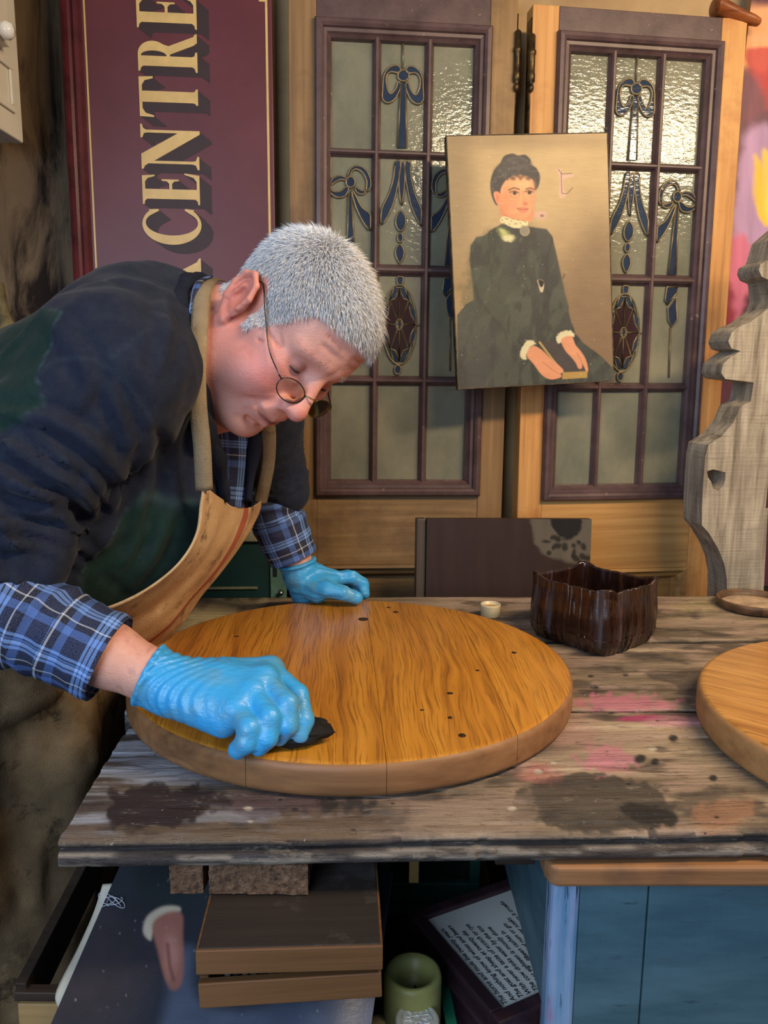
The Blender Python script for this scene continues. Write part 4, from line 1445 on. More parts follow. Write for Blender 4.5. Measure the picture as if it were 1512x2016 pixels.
OAKM = oak_mat('golden_oak', (142, 86, 22), (184, 120, 34), (204, 142, 50))
OAKM2 = oak_mat('pale_oak', (150, 98, 42), (186, 132, 66), (204, 152, 84))
MATS_EDGE = {OAKM.name: wood('oak_edge', (88, 60, 38), (138, 98, 64), (164, 122, 84), 0, 1.0, 0.5, 0.35, 0.15), OAKM2.name: wood('pale_oak_edge', (112, 80, 50), (168, 124, 78), (190, 148, 100), 0, 1.0, 0.5, 0.35, 0.15)}
T1 = 0.036
tt = empty('round_table_top', Matrix.Translation((-0.041, 1.019, BZ + 0.0022)) @ Matrix.Rotation(math.radians(3.5), 4, 'Z'))
tag(tt, "golden oak round table top being polished under the man's hands", 'table top', 'round table tops on the bench')
for a, b in ((-0.29, -0.112), (-0.1115, 0.0285), (0.029, 0.172), (0.1725, 0.29)):
    strip_disc('board', 0.288, T1, a, b, OAKM, tt)
KN = plain('dark_knot', (58, 34, 14), 0.5, 0.4, var=0.4, scale=200)
for (px, py, r) in ((886, 1365, 0.0045), (910, 1448, 0.0045), (831, 1398, 0.003), (886, 1413, 0.003), (765, 1196, 0.004), (779, 1205, 0.005), (715, 1219, 0.009), (466, 1253, 0.004), (1012, 1285, 0.004), (940, 1320, 0.003)):
    p = tt.matrix_world.inverted() @ Vector(onz(px, py, BZ + 0.0022 + T1))
    k = MB().lathe([(r * 0.99, -0.0006), (r * 0.9, 0.0002), (0.0, 0.0003)], 12)
    ko = k.build('knot', KN, tt, smooth=True)
    ko.location = (p.x, p.y, T1)
    ko.scale = (1.0, 0.7 + 0.6 * random.random(), 1)
t2 = empty('round_table_top', Matrix.Translation((0.640, 0.862, BZ + 0.0022)) @ Matrix.Rotation(math.radians(52), 4, 'Z'))
tag(t2, 'paler round oak table top cut off by the right edge', 'table top', 'round table tops on the bench')
for a, b in ((-0.27, -0.06), (-0.0595, 0.10), (0.1005, 0.27)):
    strip_disc('board', 0.262, 0.040, a, b, OAKM2, t2)

# ------------------------------------------------------------------ stain tin
cF, cL, cR = onz(1192, 1300, BZ), onz(1040, 1250, BZ), onz(1292, 1264, BZ)
cB = cL + cR - cF
ctr = (cL + cR) / 2
ang = math.atan2(*(cR - cF)[[1, 0]])
sa, sb_ = np.linalg.norm(cR - cF) / 2, np.linalg.norm(cL - cF) / 2
nt, nz = 320, 50
TZ = 0.103
th_ = np.linspace(0, 2 * math.pi, nt, endpoint=False)


def tin_ring(h, inset=0.0):
    e = 9.0
    c, s = np.cos(th_), np.sin(th_)
    r = (np.abs(c) ** e + np.abs(s) ** e) ** (-1 / e)
    bul = 1.0 + 0.055 * math.sin(math.pi * min(h * 1.15, 1.0)) * (1 - 0.35 * h) - 0.07 * max(0, 0.14 - h) / 0.14
    x, y = c * r * (sa * bul - inset), s * r * (sb_ * bul - inset)
    corner = sstep(1.16, 1.34, r)
    flare = 0.010 * max(0, h - 0.72) / 0.28
    x = x * (1 + flare * corner * 3)
    y = y * (1 + flare * corner * 3)
    return x, y, corner


Vt = []
hs = np.linspace(0, 1, nz)
for h in hs:
    x, y, cn = tin_ring(h)
    dr = 0.0012 * (fbm(np.cos(th_) * 9 + 5, np.sin(th_) * 9 + 5, h * 1.2, 3, 5) - 0.5) * 2 + 0.0020 * sstep(0.50, 0.68, fbm(np.cos(th_) * 26 + 3, np.sin(th_) * 26, h * 0.8, 3, 8)) + 0.0012 * math.exp(-((h - 0.22) / 0.02) ** 2)
    rn = np.hypot(x, y)
    x, y = x * (1 + dr / rn), y * (1 + dr / rn)
    rim = (0.002 * cn - 0.006 * (1 - cn) + 0.004 * (fbm(np.cos(th_) * 7, np.sin(th_) * 7, 0, 3, 2) - 0.5)) * max(0, (h - 0.5) / 0.5)
    Vt.append(np.stack([x, y, h * TZ + rim], -1))
for h in np.linspace(1, 0.12, 20):
    x, y, cn = tin_ring(h, 0.0035)
    rim = (0.002 * cn - 0.006 * (1 - cn) + 0.004 * (fbm(np.cos(th_) * 7, np.sin(th_) * 7, 0, 3, 2) - 0.5)) * max(0, (h - 0.5) / 0.5)
    Vt.append(np.stack([x, y, h * TZ + rim], -1))
Vt = np.concatenate(Vt)
m = Mat('dripped_stain', 0.16, 0.55, coat=0.4)
m.b.inputs['Coat Roughness'].default_value = 0.12
v = m.coord(scale=(55, 55, 3.0))
n1 = m.noise(v, 1.0, 4, 0.6, 0.3)
n2 = m.noise(m.coord(scale=(34, 34, 2.2), loc=(4, 2, 0)), 1.0, 3, 0.6)
col = m.ramp(n1, [(0.3, (16, 9, 8)), (0.55, (44, 24, 18)), (0.72, (84, 50, 36))])
col = m.mix(m.ramp(n2, [(0.58, 0.0), (0.70, 0.6)]), col, (84, 82, 92))
col = m.mix(m.ramp(m.noise(m.coord(scale=(28, 28, 9), loc=(8, 1, 3)), 1.0, 3), [(0.66, 0.0), (0.73, 0.7)]), col, (120, 36, 30))
m.color(col)
m.bump(m.math('ADD', n1, m.math('MULTIPLY', m.noise(m.coord(), 60, 3), 0.3)), 0.55, 0.006)
tin = empty('stain_tin', Matrix.Translation((ctr[0], ctr[1], BZ + 0.0018)) @ Matrix.Rotation(ang, 4, 'Z'))
tag(tin, 'open square tin coated in dark dripped wood stain', 'tin')
body = fast_mesh('tin_wall', Vt, grid_faces(nz + 20, nt, True)[:, ::-1], m.m, tin, True)
x, y, _ = tin_ring(0.0)
MB().prism(list(zip(x * 0.99, y * 0.99)), 0.0, 0.006).build('tin_base', m.m, tin)
x, y, _ = tin_ring(0.4, 0.004)
MB().prism(list(zip(x, y)), 0.030, 0.0405).build('stain_liquid', plain('wet_stain', (10, 6, 5), 0.05, 0.5, var=0.2, bump=0), tin)

# ------------------------------------------------------------------ little cap of oil, round lid
c = onz(965, 1214, BZ)
cap = empty('plastic_cap', loc=(c[0], c[1], BZ + 0.001))
tag(cap, 'small white cap holding amber oil beside the stain tin', 'cap')
MB().lathe([(0.0, 0.0), (0.0155, 0.0), (0.0168, 0.002), (0.0172, 0.019), (0.0176, 0.0215), (0.0168, 0.0225), (0.0155, 0.0218), (0.0150, 0.010), (0.0, 0.010)], 40).build('cup', plain('yellowed_plastic', (214, 198, 160), 0.35, 0.5, var=0.08, scale=60, bump=0.03), cap, smooth=True)
MB().lathe([(0.0149, 0.0100), (0.0149, 0.0165), (0.0, 0.0165)], 40).build('amber_oil', plain('amber_oil', (178, 122, 34), 0.08, 0.5, var=0.15, bump=0), cap, smooth=False)
c = onz(1486, 1196, BZ)
lid = empty('tin_lid', loc=(c[0], c[1], BZ + 0.001))
tag(lid, 'shallow round tin lid with brown rim at right of the bench back', 'lid')
MB().lathe([(0.0, 0.0), (0.061, 0.0), (0.0655, 0.002), (0.067, 0.012), (0.0665, 0.016), (0.0645, 0.0165), (0.063, 0.013), (0.061, 0.004), (0.0, 0.004)], 56).build('rim', plain('rusty_rim', (120, 88, 62), 0.5, 0.4, var=0.5, scale=30), lid, smooth=True)
MB().lathe([(0.058, 0.0041), (0.058, 0.0052), (0.0, 0.0052)], 48).build('dried_residue', plain('dried_residue', (200, 172, 142), 0.6, 0.3, var=0.3, scale=35), lid)

# ================================================================== UNDER THE BENCH
DARKW = wood('grimy_box_top', (30, 25, 23), (46, 40, 37), (62, 54, 50), 0, 1.0, 0.55, 0.3, 0.3, worn=(70, 66, 66))
BOXW = wood('box_side_pine', (66, 44, 28), (104, 72, 44), (128, 94, 62), 0, 1.2, 0.55, 0.5, 0.25, stain=(60, 40, 28))
zl = 0.7570
fl_, fr_ = onz(384, 1871, zl), onz(754, 1861, zl)
Lb = float(np.linalg.norm(fr_ - fl_))
yw = math.atan2(fr_[1] - fl_[1], fr_[0] - fl_[0])
BXM = Matrix.Translation((fl_[0], fl_[1], zl)) @ Matrix.Rotation(yw, 4, 'Z')
bxr = empty('wooden_box', BXM)
tag(bxr, 'shallow hinged wooden box with grimy lid propping up the bench', 'box')
Db = 0.19
ld = box('lid_panel', 0.002, Lb - 0.002, 0.002, Db - 0.002, -0.0055, 0.0, DARKW, bxr, 0.001)
box('lid_side', 0.0, Lb, 0.0, 0.008, -0.024, -0.0008, BOXW, bxr, 0.001)
box('lid_side', 0.0, 0.008, 0.008, Db - 0.008, -0.024, -0.0008, BOXW, bxr, 0.001)
box('lid_side', Lb - 0.008, Lb, 0.008, Db - 0.008, -0.024, -0.0008, BOXW, bxr, 0.001)
box('lid_side', 0.0, Lb, Db - 0.008, Db, -0.024, -0.0008, BOXW, bxr, 0.001)
tr = []
for nm, a in (('tray_side', (0.001, Lb - 0.001, 0.001, 0.009, -0.024, 0)), ('tray_side', (0.001, 0.009, 0.009, Db - 0.009, -0.024, 0)), ('tray_side', (Lb - 0.009, Lb - 0.001, 0.009, Db - 0.009, -0.024, 0)), ('tray_side', (0.001, Lb - 0.001, Db - 0.009, Db - 0.001, -0.024, 0)), ('tray_base', (0.009, Lb - 0.009, 0.009, Db - 0.009, -0.024, -0.020))):
    o = box(nm, *a, BOXW, bxr, 0.001)
    o.matrix_local = Matrix.Translation((0, 0, -0.0335)) @ Matrix.Rotation(math.radians(-2.2), 4, 'Y')
    tr.append(o)
for k in range(9):
    x = 0.022 + k * 0.0075
    box('brush_handle', x, x + 0.005, 0.012, 0.12, -0.050, -0.028 + 0.002 * (k % 3), plain(('tool_grey', 'tool_dark', 'tool_tan')[k % 3], ((96, 96, 100), (40, 38, 40), (120, 100, 76))[k % 3], 0.5), bxr, 0.001)
# rough timber blocks between box and bench
m = Mat('end_grain_block', 0.9, 0.2)
v = m.coord()
n1 = m.noise(v, 160, 4, 0.7)
m.color(m.mix(m.ramp(m.noise(v, 40, 4), [(0.45, 0), (0.7, 0.7)]), m.ramp(n1, [(0.3, (64, 46, 36)), (0.55, (124, 96, 76)), (0.75, (158, 132, 110))]), (104, 78, 60)))
m.bump(n1, 1.0, 0.006)
BLK = m.m
BLKB = plain('blue_grey_block_top', (92, 104, 122), 0.8, 0.3, var=0.4, scale=40)
for k, (xa, xb, lab) in enumerate(((345, 412, 'short rough timber block under the bench edge, left one'), (420, 612, 'long rough timber block between the box and the bench'))):
    ya = 0.694
    a, b = at(xa, 1728, ya)[0], at(xb, 1728, ya)[0]
    nx_, nz_ = (20, 12)
    o = MB().box(a, b, ya - 0.022, ya + 0.14, 0.7580, BZ - TH - 0.0012 + 0.0005).build('timber_block', BLK)
    sd = o.modifiers.new('sub', 'SUBSURF')
    sd.subdivision_type = 'SIMPLE'
    sd.levels = sd.render_levels = 5
    tx = bpy.data.textures.new('roughness', 'CLOUDS')
    tx.noise_scale = 0.006
    dm = o.modifiers.new('rough', 'DISPLACE')
    dm.texture, dm.strength, dm.mid_level = tx, 0.0025, 0.9
    tag(o, lab, 'timber block', 'timber blocks under the bench')

# ------------------------------------------------------------------ dark portrait lying in the drawer
TLp, BLp = at(238, 1700, 0.80), at(100, 2016, 0.655)
lv = TLp - BLp
ll = np.linalg.norm(lv)
b_ = lv / ll
a_ = np.array([1.0, 0.03, 0.0])
a_ = a_ - b_ * (a_ @ b_)
a_ /= np.linalg.norm(a_)
n_ = np.cross(a_, b_)


class Free(Frame):
    def __init__(s, o, a, b):
        s.o, s.a, s.b = np.array(o, float), a, b
        s.n = np.cross(a, b)
        s.mat = Matrix.Identity(4)
        for i in range(3):
            s.mat[i][0], s.mat[i][1], s.mat[i][2], s.mat[i][3] = a[i], b[i], s.n[i], s.o[i]


P2 = Free(BLp - b_ * 0.10, a_, b_)
p2 = empty('dark_portrait', P2.mat)
tag(p2, 'dark canvas showing a hand at a white cuff, lying under the bench', 'painting')
W2, H2 = P2.uv(738, 1960)[0], ll + 0.14
nx, ny = 200, 170
gx, gy = np.meshgrid(np.linspace(0, W2, nx), np.linspace(0, H2, ny), indexing='ij')
HB = homography([P2.uv(*p) for p in ((150, 1750), (700, 1750), (700, 2000), (150, 2000))], [(150, 1750), (700, 1750), (700, 2000), (150, 2000)])
PX, PY = hmap(HB, gx, gy)
A = Art(PX, PY, (44, 48, 58))
A.ell(180, 1880, 120, 160, (58, 50, 54), 0.7, 0.6)
A.ell(330, 1740, 120, 60, (38, 46, 50), 0.6, 0.8)
A.poly([(352, 1880), (380, 1870), (384, 1960), (470, 1990), (740, 1955), (740, 2100), (350, 2100), (330, 1960)], (88, 98, 120), 18, 0.75)
A.ell(560, 1975, 40, 60, (64, 72, 92), 0.7, 0.6)
A.ell(650, 1965, 60, 30, (62, 70, 88), 0.7, 0.6)
A.poly([(282, 1835), (290, 1805), (320, 1786), (352, 1786), (352, 1798), (318, 1810), (302, 1836), (296, 1852)], (188, 176, 158), 4)
A.poly([(300, 1820), (330, 1797), (358, 1800), (360, 1840), (362, 1900), (356, 1940), (340, 1950), (326, 1930), (310, 1870)], (150, 100, 90), 5)
A.ell(338, 1880, 14, 40, (176, 124, 112), 0.6, 0.8)
A.line([(330, 1860), (334, 1900), (342, 1930)], 3, (112, 66, 62), 4, 0.7)
for k in range(60):
    A.ell(random.uniform(120, 700), random.uniform(1720, 2010), 1.6, 1.6, (150, 156, 166), 0.5, random.uniform(0.2, 0.7))
st = 0.8 + 0.4 * fbm(PX * 0.02, PY * 0.02, 0, 4, 9)
m = Mat('varnished_canvas', 0.35, 0.4)
m.color(m.attr())
m.bump(m.noise(m.coord(), 300, 2), 0.2, 0.001)
zz = 0.004 * np.sin(gx * 16) * gy + 0.006 * sstep(W2 - 0.05, W2, gx) * -1
fast_mesh('painted_canvas', np.stack([gx, gy, zz], -1).reshape(-1, 3), grid_faces(nx, ny)[:, ::-1], m.m, p2, True, (A.C * st[..., None]).reshape(-1, 3))
zb = np.where(True, zz - 0.006, 0)
fast_mesh('canvas_back', np.stack([gx, gy, zb], -1).reshape(-1, 3)[:, :], grid_faces(nx, ny), plain('raw_canvas', (120, 108, 90), 0.9), p2, True)
rim_ = MB()
for seq in ([(0, j) for j in range(ny)], [(nx - 1, j) for j in range(ny)][::-1], [(i, 0) for i in range(nx)][::-1], [(i, ny - 1) for i in range(nx)]):
    V_, F_ = [], []
    for k, (i, j) in enumerate(seq):
        V_ += [(gx[i, j], gy[i, j], zz[i, j]), (gx[i, j], gy[i, j], zb[i, j])]
        if k:
            F_.append((2 * k - 2, 2 * k, 2 * k + 1, 2 * k - 1))
    rim_.add(V_, F_)
rim_.build('canvas_edge', plain('raw_canvas_edge', (110, 104, 96), 0.9), p2)
# white thread
th2 = []
cx_, cy_ = P2.uv(220, 1776)
for k in range(120):
    t = k / 119
    th2.append(P2.at(cx_ + 0.016 * math.sin(t * 22 + 1) * (0.6 + 0.4 * math.sin(t * 9)), cy_ + 0.005 * math.cos(t * 31) + 0.002 * math.sin(t * 7), 0.002 + 0.0012 * math.sin(t * 40) + 0.004 * np.sin(cx_ * 16) * cy_))
to = MB().tube(th2, 0.00032, 5).build('thread_tangle', plain('white_thread', (196, 204, 220), 0.8, var=0.05, bump=0), smooth=True)
tag(to, 'tangle of white thread lying on the dark canvas', 'thread')

# ------------------------------------------------------------------ drawer and cream card
DRW = wood('dark_drawer_rim', (28, 22, 20), (48, 38, 34), (66, 54, 46), 0, 1.2, 0.5, 0.3, 0.2)
DRF = wood('drawer_front_pine', (110, 84, 50), (150, 122, 80), (172, 144, 100), 0, 1.2, 0.6, 0.4, 0.2)
r0, r1 = at(46, 1975, 0.70), at(190, 1690, 0.90)
dw = empty('open_drawer', loc=(r0[0], r0[1], 0.0))
tag(dw, "open wooden drawer with dark rim beside the man's apron", 'drawer')


def bar(name, a, b, w_, h_, m, parent, up=(0, 0, 1)):
    a, b = np.array(a, float), np.array(b, float)
    d = (b - a) / np.linalg.norm(b - a)
    s = np.cross(d, up)
    s /= np.linalg.norm(s)
    u = np.cross(s, d)
    V = [p + s * sx * w_ / 2 + u * sy * h_ / 2 for p in (a, b) for sx, sy in ((-1, -1), (1, -1), (1, 1), (-1, 1))]
    o = MB().add(V, [(0, 1, 2, 3), (7, 6, 5, 4), (0, 4, 5, 1), (1, 5, 6, 2), (2, 6, 7, 3), (3, 7, 4, 0)]).build(name, m, parent, bevel=0.001)
    return o


L_ = np.array([dw.location.x, dw.location.y, 0])
bar('side_rim', r0 - L_, r1 - L_, 0.011, 0.05, DRW, dw)
e1 = at(128, 1978, 0.70)
bar('front_rim', r0 - L_ + [-0.006, 0, 0.012], e1 - L_ + [0.02, 0.0, 0.012 - (e1 - r0)[2]], 0.012, 0.010, DRW, dw)
bar('front_board', r0 - L_ + [-0.004, 0.002, -0.04], np.array([r0[0] + 0.12, r0[1] + 0.002, r0[2] - 0.04]) - L_, 0.012, 0.085, DRF, dw)
cc = [[at(200, 1705, 0.80), at(182, 1760, 0.775), at(150, 1830, 0.74), at(108, 1912, 0.695), at(112, 1945, 0.685)],
      [at(262, 1700, 0.80), at(240, 1750, 0.775), at(200, 1800, 0.74), at(165, 1890, 0.697), at(160, 1945, 0.685)]]
ca, cb = catmull(cc[0], 24), catmull(cc[1], 24)
V = np.stack([ca + (cb - ca) * t + np.array([0, 0, -0.022]) for t in np.linspace(0, 1, 8)], 1).reshape(-1, 3)
co = fast_mesh('cream_card', V, grid_faces(24, 8), plain('cream_card', (206, 200, 184), 0.7, 0.3, var=0.1, scale=30, bump=0.05), None, True)
sd = co.modifiers.new('thick', 'SOLIDIFY')
sd.thickness = 0.002
tag(co, 'bent cream card in the drawer beside the dark canvas', 'card')

# ------------------------------------------------------------------ blue chest with pine top
BLUE = Mat('worn_blue_paint', 0.5, 0.35)
m = BLUE
v = m.coord()
col = m.ramp(m.noise(m.coord(scale=(2, 2, 9)), 3, 5, 0.6), [(0.3, (58, 88, 102)), (0.7, (84, 116, 130))])
col = m.mix(m.ramp(m.noise(m.coord(scale=(10, 10, 50)), 1, 5, 0.7), [(0.62, 0.0), (0.70, 0.8)]), col, (34, 48, 62))
col = m.mix(m.ramp(m.noise(m.coord(scale=(30, 30, 8), loc=(3, 0, 1)), 1, 4, 0.7), [(0.68, 0.0), (0.74, 0.6)]), col, (128, 150, 164))
m.color(col)
m.bump(m.noise(m.coord(scale=(60, 60, 12)), 1, 4), 0.3, 0.002)
BLUEM = m.m
m = Mat('rubbed_blue_corner', 0.5, 0.35)
v = m.coord(scale=(90, 90, 7))
col = m.ramp(m.noise(m.coord(scale=(60, 60, 5)), 1, 4), [(0.35, (84, 138, 176)), (0.65, (150, 168, 204))])
col = m.mix(m.ramp(m.noise(v, 1, 4, 0.7), [(0.56, 0.0), (0.62, 0.9)]), col, (32, 40, 56))
col = m.mix(m.ramp(m.noise(m.coord(scale=(40, 40, 9), loc=(1, 2, 6)), 1, 3), [(0.62, 0.0), (0.72, 0.6)]), col, (150, 104, 138))
m.color(col)
BLUEC = m.m
PTOP = wood('pine_chest_top', (104, 68, 42), (146, 104, 70), (172, 132, 98), 0, 1.3, 0.5, 0.45, 0.25, stain=(90, 70, 60))
cc0 = at(1088, 1745, 0.702)
chest = empty('blue_chest', Matrix.Translation((cc0[0], cc0[1], 0)) @ Matrix.Rotation(math.radians(1.0), 4, 'Z'))
tag(chest, 'worn blue painted chest with pine top board under the bench', 'chest')
zt = BZ - TH - 0.0015
tb = 0.021
MB().prism([(-0.010, -0.024), (-0.012, -0.014), (-0.012, 0.46), (0.85, 0.46), (0.85, -0.029), (-0.004, -0.029)], zt - tb, zt).build('top_board', PTOP, chest, bevel=0.005, segs=3)
zc = zt - tb - 0.0005
box('corner_post', 0.0, 0.028, 0.0, 0.028, 0.0, zc, BLUEC, chest, 0.005)
u_ = at(1272, 1850, 0.706)[0] - cc0[0]
box('front_board', 0.028, u_ - 0.0008, 0.004, 0.022, 0.03, zc, BLUEM, chest, 0.0012)
box('front_board', u_ + 0.0008, 0.84, 0.004, 0.022, 0.03, zc, BLUEM, chest, 0.0012)
box('side_board', 0.002, 0.02, 0.028, 0.44, 0.594, zc, BLUEM, chest, 0.0012)
box('back_board', 0.02, 0.84, 0.422, 0.44, 0.594, zc, BLUEM, chest, 0.0012)
box('end_board', 0.822, 0.84, 0.022, 0.422, 0.03, zc, BLUEM, chest, 0.0012)

# ------------------------------------------------------------------ framed verse
VZ = 0.575
A_, B_, D_ = onz(838, 1812, VZ), onz(1021, 1752, VZ), onz(990, 1992, VZ)
rd = A_ - D_
Lr = float(np.linalg.norm(rd))
rd /= Lr
dn = np.array([-rd[1], rd[0], 0.0])
if dn @ (B_ - A_) < 0:
    dn = -dn
Wd = 0.140
vf = Free(D_, rd, -dn if np.cross(rd, -dn)[2] > 0 else dn)
vfn = vf
fr_v = empty('framed_verse', vf.mat)
tag(fr_v, 'framed sheet of italic verse in a dark frame under the bench', 'framed verse')
sgn = 1.0 if (vf.b @ dn) > 0 else -1.0
yb = lambda y: sgn * y
Y0, Y1 = sorted((yb(0), yb(Wd)))
PAPER = plain('aged_paper', (206, 208, 206), 0.7, 0.3, var=0.06, scale=14, bump=0.03)
FRD = wood('dark_purple_frame', (30, 20, 24), (50, 34, 40), (70, 50, 56), 0, 1.2, 0.4, 0.3, 0.2)
box('paper', 0, Lr, Y0, Y1, -0.004, 0, PAPER, fr_v, 0)
fw_ = 0.016
box('frame_bar', -fw_, 0, Y0 - fw_, Y1 + fw_, -0.02, 0.006, FRD, fr_v, 0.002)
box('frame_bar', Lr, Lr + fw_, Y0 - fw_, Y1 + fw_, -0.02, 0.006, FRD, fr_v, 0.002)
box('frame_bar', 0, Lr, Y0 - fw_, Y0, -0.02, 0.006, FRD, fr_v, 0.002)
box('frame_bar', 0, Lr, Y1, Y1 + fw_, -0.02, 0.006, FRD, fr_v, 0.002)
box('backing', 0, Lr, Y0, Y1, -0.02, -0.0045, FRD, fr_v, 0.0)
bxs = empty('dark_wooden_box', vf.mat)
tag(bxs, 'dark purple-brown wooden box underneath the framed verse', 'box')
for nm, a in (('box_top', (-0.012, Lr + 0.012, Y0 - 0.012, Y1 + 0.012, -0.032, -0.0205)), ('box_base', (-0.010, Lr + 0.010, Y0 - 0.010, Y1 + 0.010, -(VZ - 0.48), -(VZ - 0.48) + 0.01)),
              ('box_side', (-0.010, 0.0, Y0 - 0.010, Y1 + 0.010, -(VZ - 0.48) + 0.01, -0.032)), ('box_side', (Lr, Lr + 0.010, Y0 - 0.010, Y1 + 0.010, -(VZ - 0.48) + 0.01, -0.032)),
              ('box_side', (0.0, Lr, Y0 - 0.010, Y0, -(VZ - 0.48) + 0.01, -0.032)), ('box_side', (0.0, Lr, Y1, Y1 + 0.010, -(VZ - 0.48) + 0.01, -0.032))):
    box(nm, *a, wood('box_purple_wood', (34, 22, 28), (58, 38, 46), (80, 58, 66), 0, 1.2, 0.45), bxs, 0.001)
INK = plain('black_ink', (22, 22, 26), 0.6, 0.3, var=0.1, bump=0)
verse = ['The horse and mule live twenty years', 'And nothing know of wines and beers', 'The goat and sheep at twenty die', 'With never a taste of scotch or rye', 'The cow drinks water by the ton', 'And at eighteen is mostly done', 'The dog at fifteen cashes in', 'Without the aid of rum or gin', 'The cat in milk and water soaks', 'And then in twelve short years it croaks', 'The modest, sober, bone dry hen', 'Lays eggs for nogs then dies at ten']
for k, t in enumerate(verse):
    fc = bpy.data.curves.new('text', 'FONT')
    fc.body = t
    fc.size = 0.0086
    fc.shear = 0.25
    fc.extrude = 0.0001
    fc.offset = 0.00006
    tmp = bpy.data.objects.new('tmp', fc)
    COL.objects.link(tmp)
    bpy.context.view_layer.update()
    me = bpy.data.meshes.new_from_object(tmp.evaluated_get(bpy.context.evaluated_depsgraph_get()))
    bpy.data.objects.remove(tmp)
    bpy.data.curves.remove(fc)
    me.materials.clear()
    me.materials.append(INK)
    o = link(bpy.data.objects.new('text_line', me), fr_v)
    o.location = (0.006, yb(0.012 + k * 0.0104), 0.0003)

# ------------------------------------------------------------------ low shelf, candle, jar, strip, crate
SHZ = 0.48
shf = box('low_shelf', -0.22, 0.165, 0.66, 1.20, SHZ - 0.02, SHZ, wood('shelf_wood', (28, 24, 22), (46, 40, 36), (60, 52, 46), 0), None, 0.002)
tag(shf, 'dark low shelf board under the bench holding the candle', 'shelf')
for x in (-0.21, 0.12):
    box('shelf_end', x, x + 0.025, 0.68, 1.18, 0.0, SHZ - 0.02, MATS['shelf_wood'].m, shf, 0.001)
zc_ = 0.60
c = onz(813, 1912, zc_)
zc_ = 0.60
CAN = empty('pillar_candle', loc=(c[0], c[1], SHZ))
tag(CAN, 'thick greenish pillar candle with burnt hollow', 'candle')
m = Mat('green_wax', 0.45, 0.4)
m.color(m.ramp(m.noise(m.coord(), 20, 3), [(0.3, (120, 122, 70)), (0.7, (146, 148, 92))]))
m.b.inputs['Subsurface Weight'].default_value = 0.25
m.b.inputs['Subsurface Radius'].default_value = (0.01, 0.008, 0.003)
MB().lathe([(0.0, 0.0), (0.0305, 0.0), (0.0312, 0.004), (0.0312, 0.114), (0.0295, 0.12), (0.026, 0.121), (0.021, 0.117), (0.016, 0.105), (0.012, 0.094), (0.0, 0.090)], 44).build('wax', m.m, CAN, smooth=True)
MB().tube([(0, 0, 0.089), (0.001, 0, 0.096), (0.003, 0.001, 0.101)], 0.0012, 6).build('wick', plain('burnt_wick', (20, 16, 14), 0.9), CAN, smooth=True)
c = onz(821, 2002, 0.58)
JAR = empty('small_jar', loc=(c[0], c[1], SHZ))
tag(JAR, 'small jar with embossed silver lid in front of the candle', 'jar')
MB().lathe([(0.0, 0.0), (0.020, 0.0), (0.022, 0.004), (0.022, 0.082), (0.019, 0.088), (0.0, 0.088)], 36).build('glass_body', plain('dark_jar', (64, 60, 54), 0.15, 0.5, var=0.1, bump=0), JAR, smooth=True)
ld = MB().lathe([(0.0215, 0.084), (0.0232, 0.0845), (0.0232, 0.096), (0.0222, 0.0985), (0.019, 0.0985), (0.0185, 0.0975), (0.0, 0.0975)], 44)
for k in range(9):
    a = k * 2 * math.pi / 9
    pts = [(0.010 * math.cos(a) + 0.006 * math.cos(a + t), 0.010 * math.sin(a) + 0.006 * math.sin(a + t), 0.0978) for t in np.linspace(0, 2 * math.pi, 14, endpoint=False)]
    ld.tube(pts, 0.0007, 5, closed=True)
ld.build('silver_lid', plain('pale_silver', (196, 206, 214), 0.35, 0.5, metal=0.5, var=0.15, scale=60), JAR, smooth=True)
gs = bar('green_strip', at(872, 1925, 0.84), at(893, 2040, 0.72), 0.012, 0.003, plain('green_plastic', (40, 134, 108), 0.35, 0.5, var=0.15), None, up=(0, -1, 0.6))
tag(gs, 'green plastic strip leaning between the candle and the framed verse', 'strip')
GC = plain('dark_green_crate', (30, 74, 66), 0.5, 0.4, var=0.2)
gcr = empty('green_crate', loc=(0.03, 1.02, SHZ))
tag(gcr, 'dark green plastic crate in the gloom behind the framed verse', 'crate')
for (x0, x1, z0, z1) in ((-0.16, 0.11, 0.175, 0.19), (-0.16, 0.11, 0.02, 0.05), (-0.16, -0.145, 0.05, 0.175), (0.095, 0.11, 0.05, 0.175), (-0.03, -0.018, 0.05, 0.175)):
    box('crate_rail', x0, x1, 0, 0.012, z0, z1, GC, gcr, 0.002)
box('crate_back', -0.16, 0.11, 0.15, 0.16, 0.0, 0.19, GC, gcr, 0.002)
box('crate_base', -0.16, 0.11, 0.0, 0.15, 0.0, 0.012, GC, gcr, 0.002)
wc = empty('white_pot', loc=tuple(onz(748, 1990, 0.56)))
wc.location.z = SHZ
tag(wc, 'cream rag-topped pot at the foot of the candle', 'pot')
MB().lathe([(0.0, 0.0), (0.014, 0.0), (0.017, 0.03), (0.016, 0.058), (0.012, 0.066), (0.006, 0.070), (0.0, 0.071)], 24).build('pot_body', plain('cream_pot', (176, 164, 138), 0.6, 0.3, var=0.2), wc, smooth=True)
MB().lathe([(0.0165, 0.05), (0.0178, 0.053), (0.0165, 0.057)], 24).build('pot_band', plain('pot_band', (120, 108, 86), 0.6), wc, smooth=True)

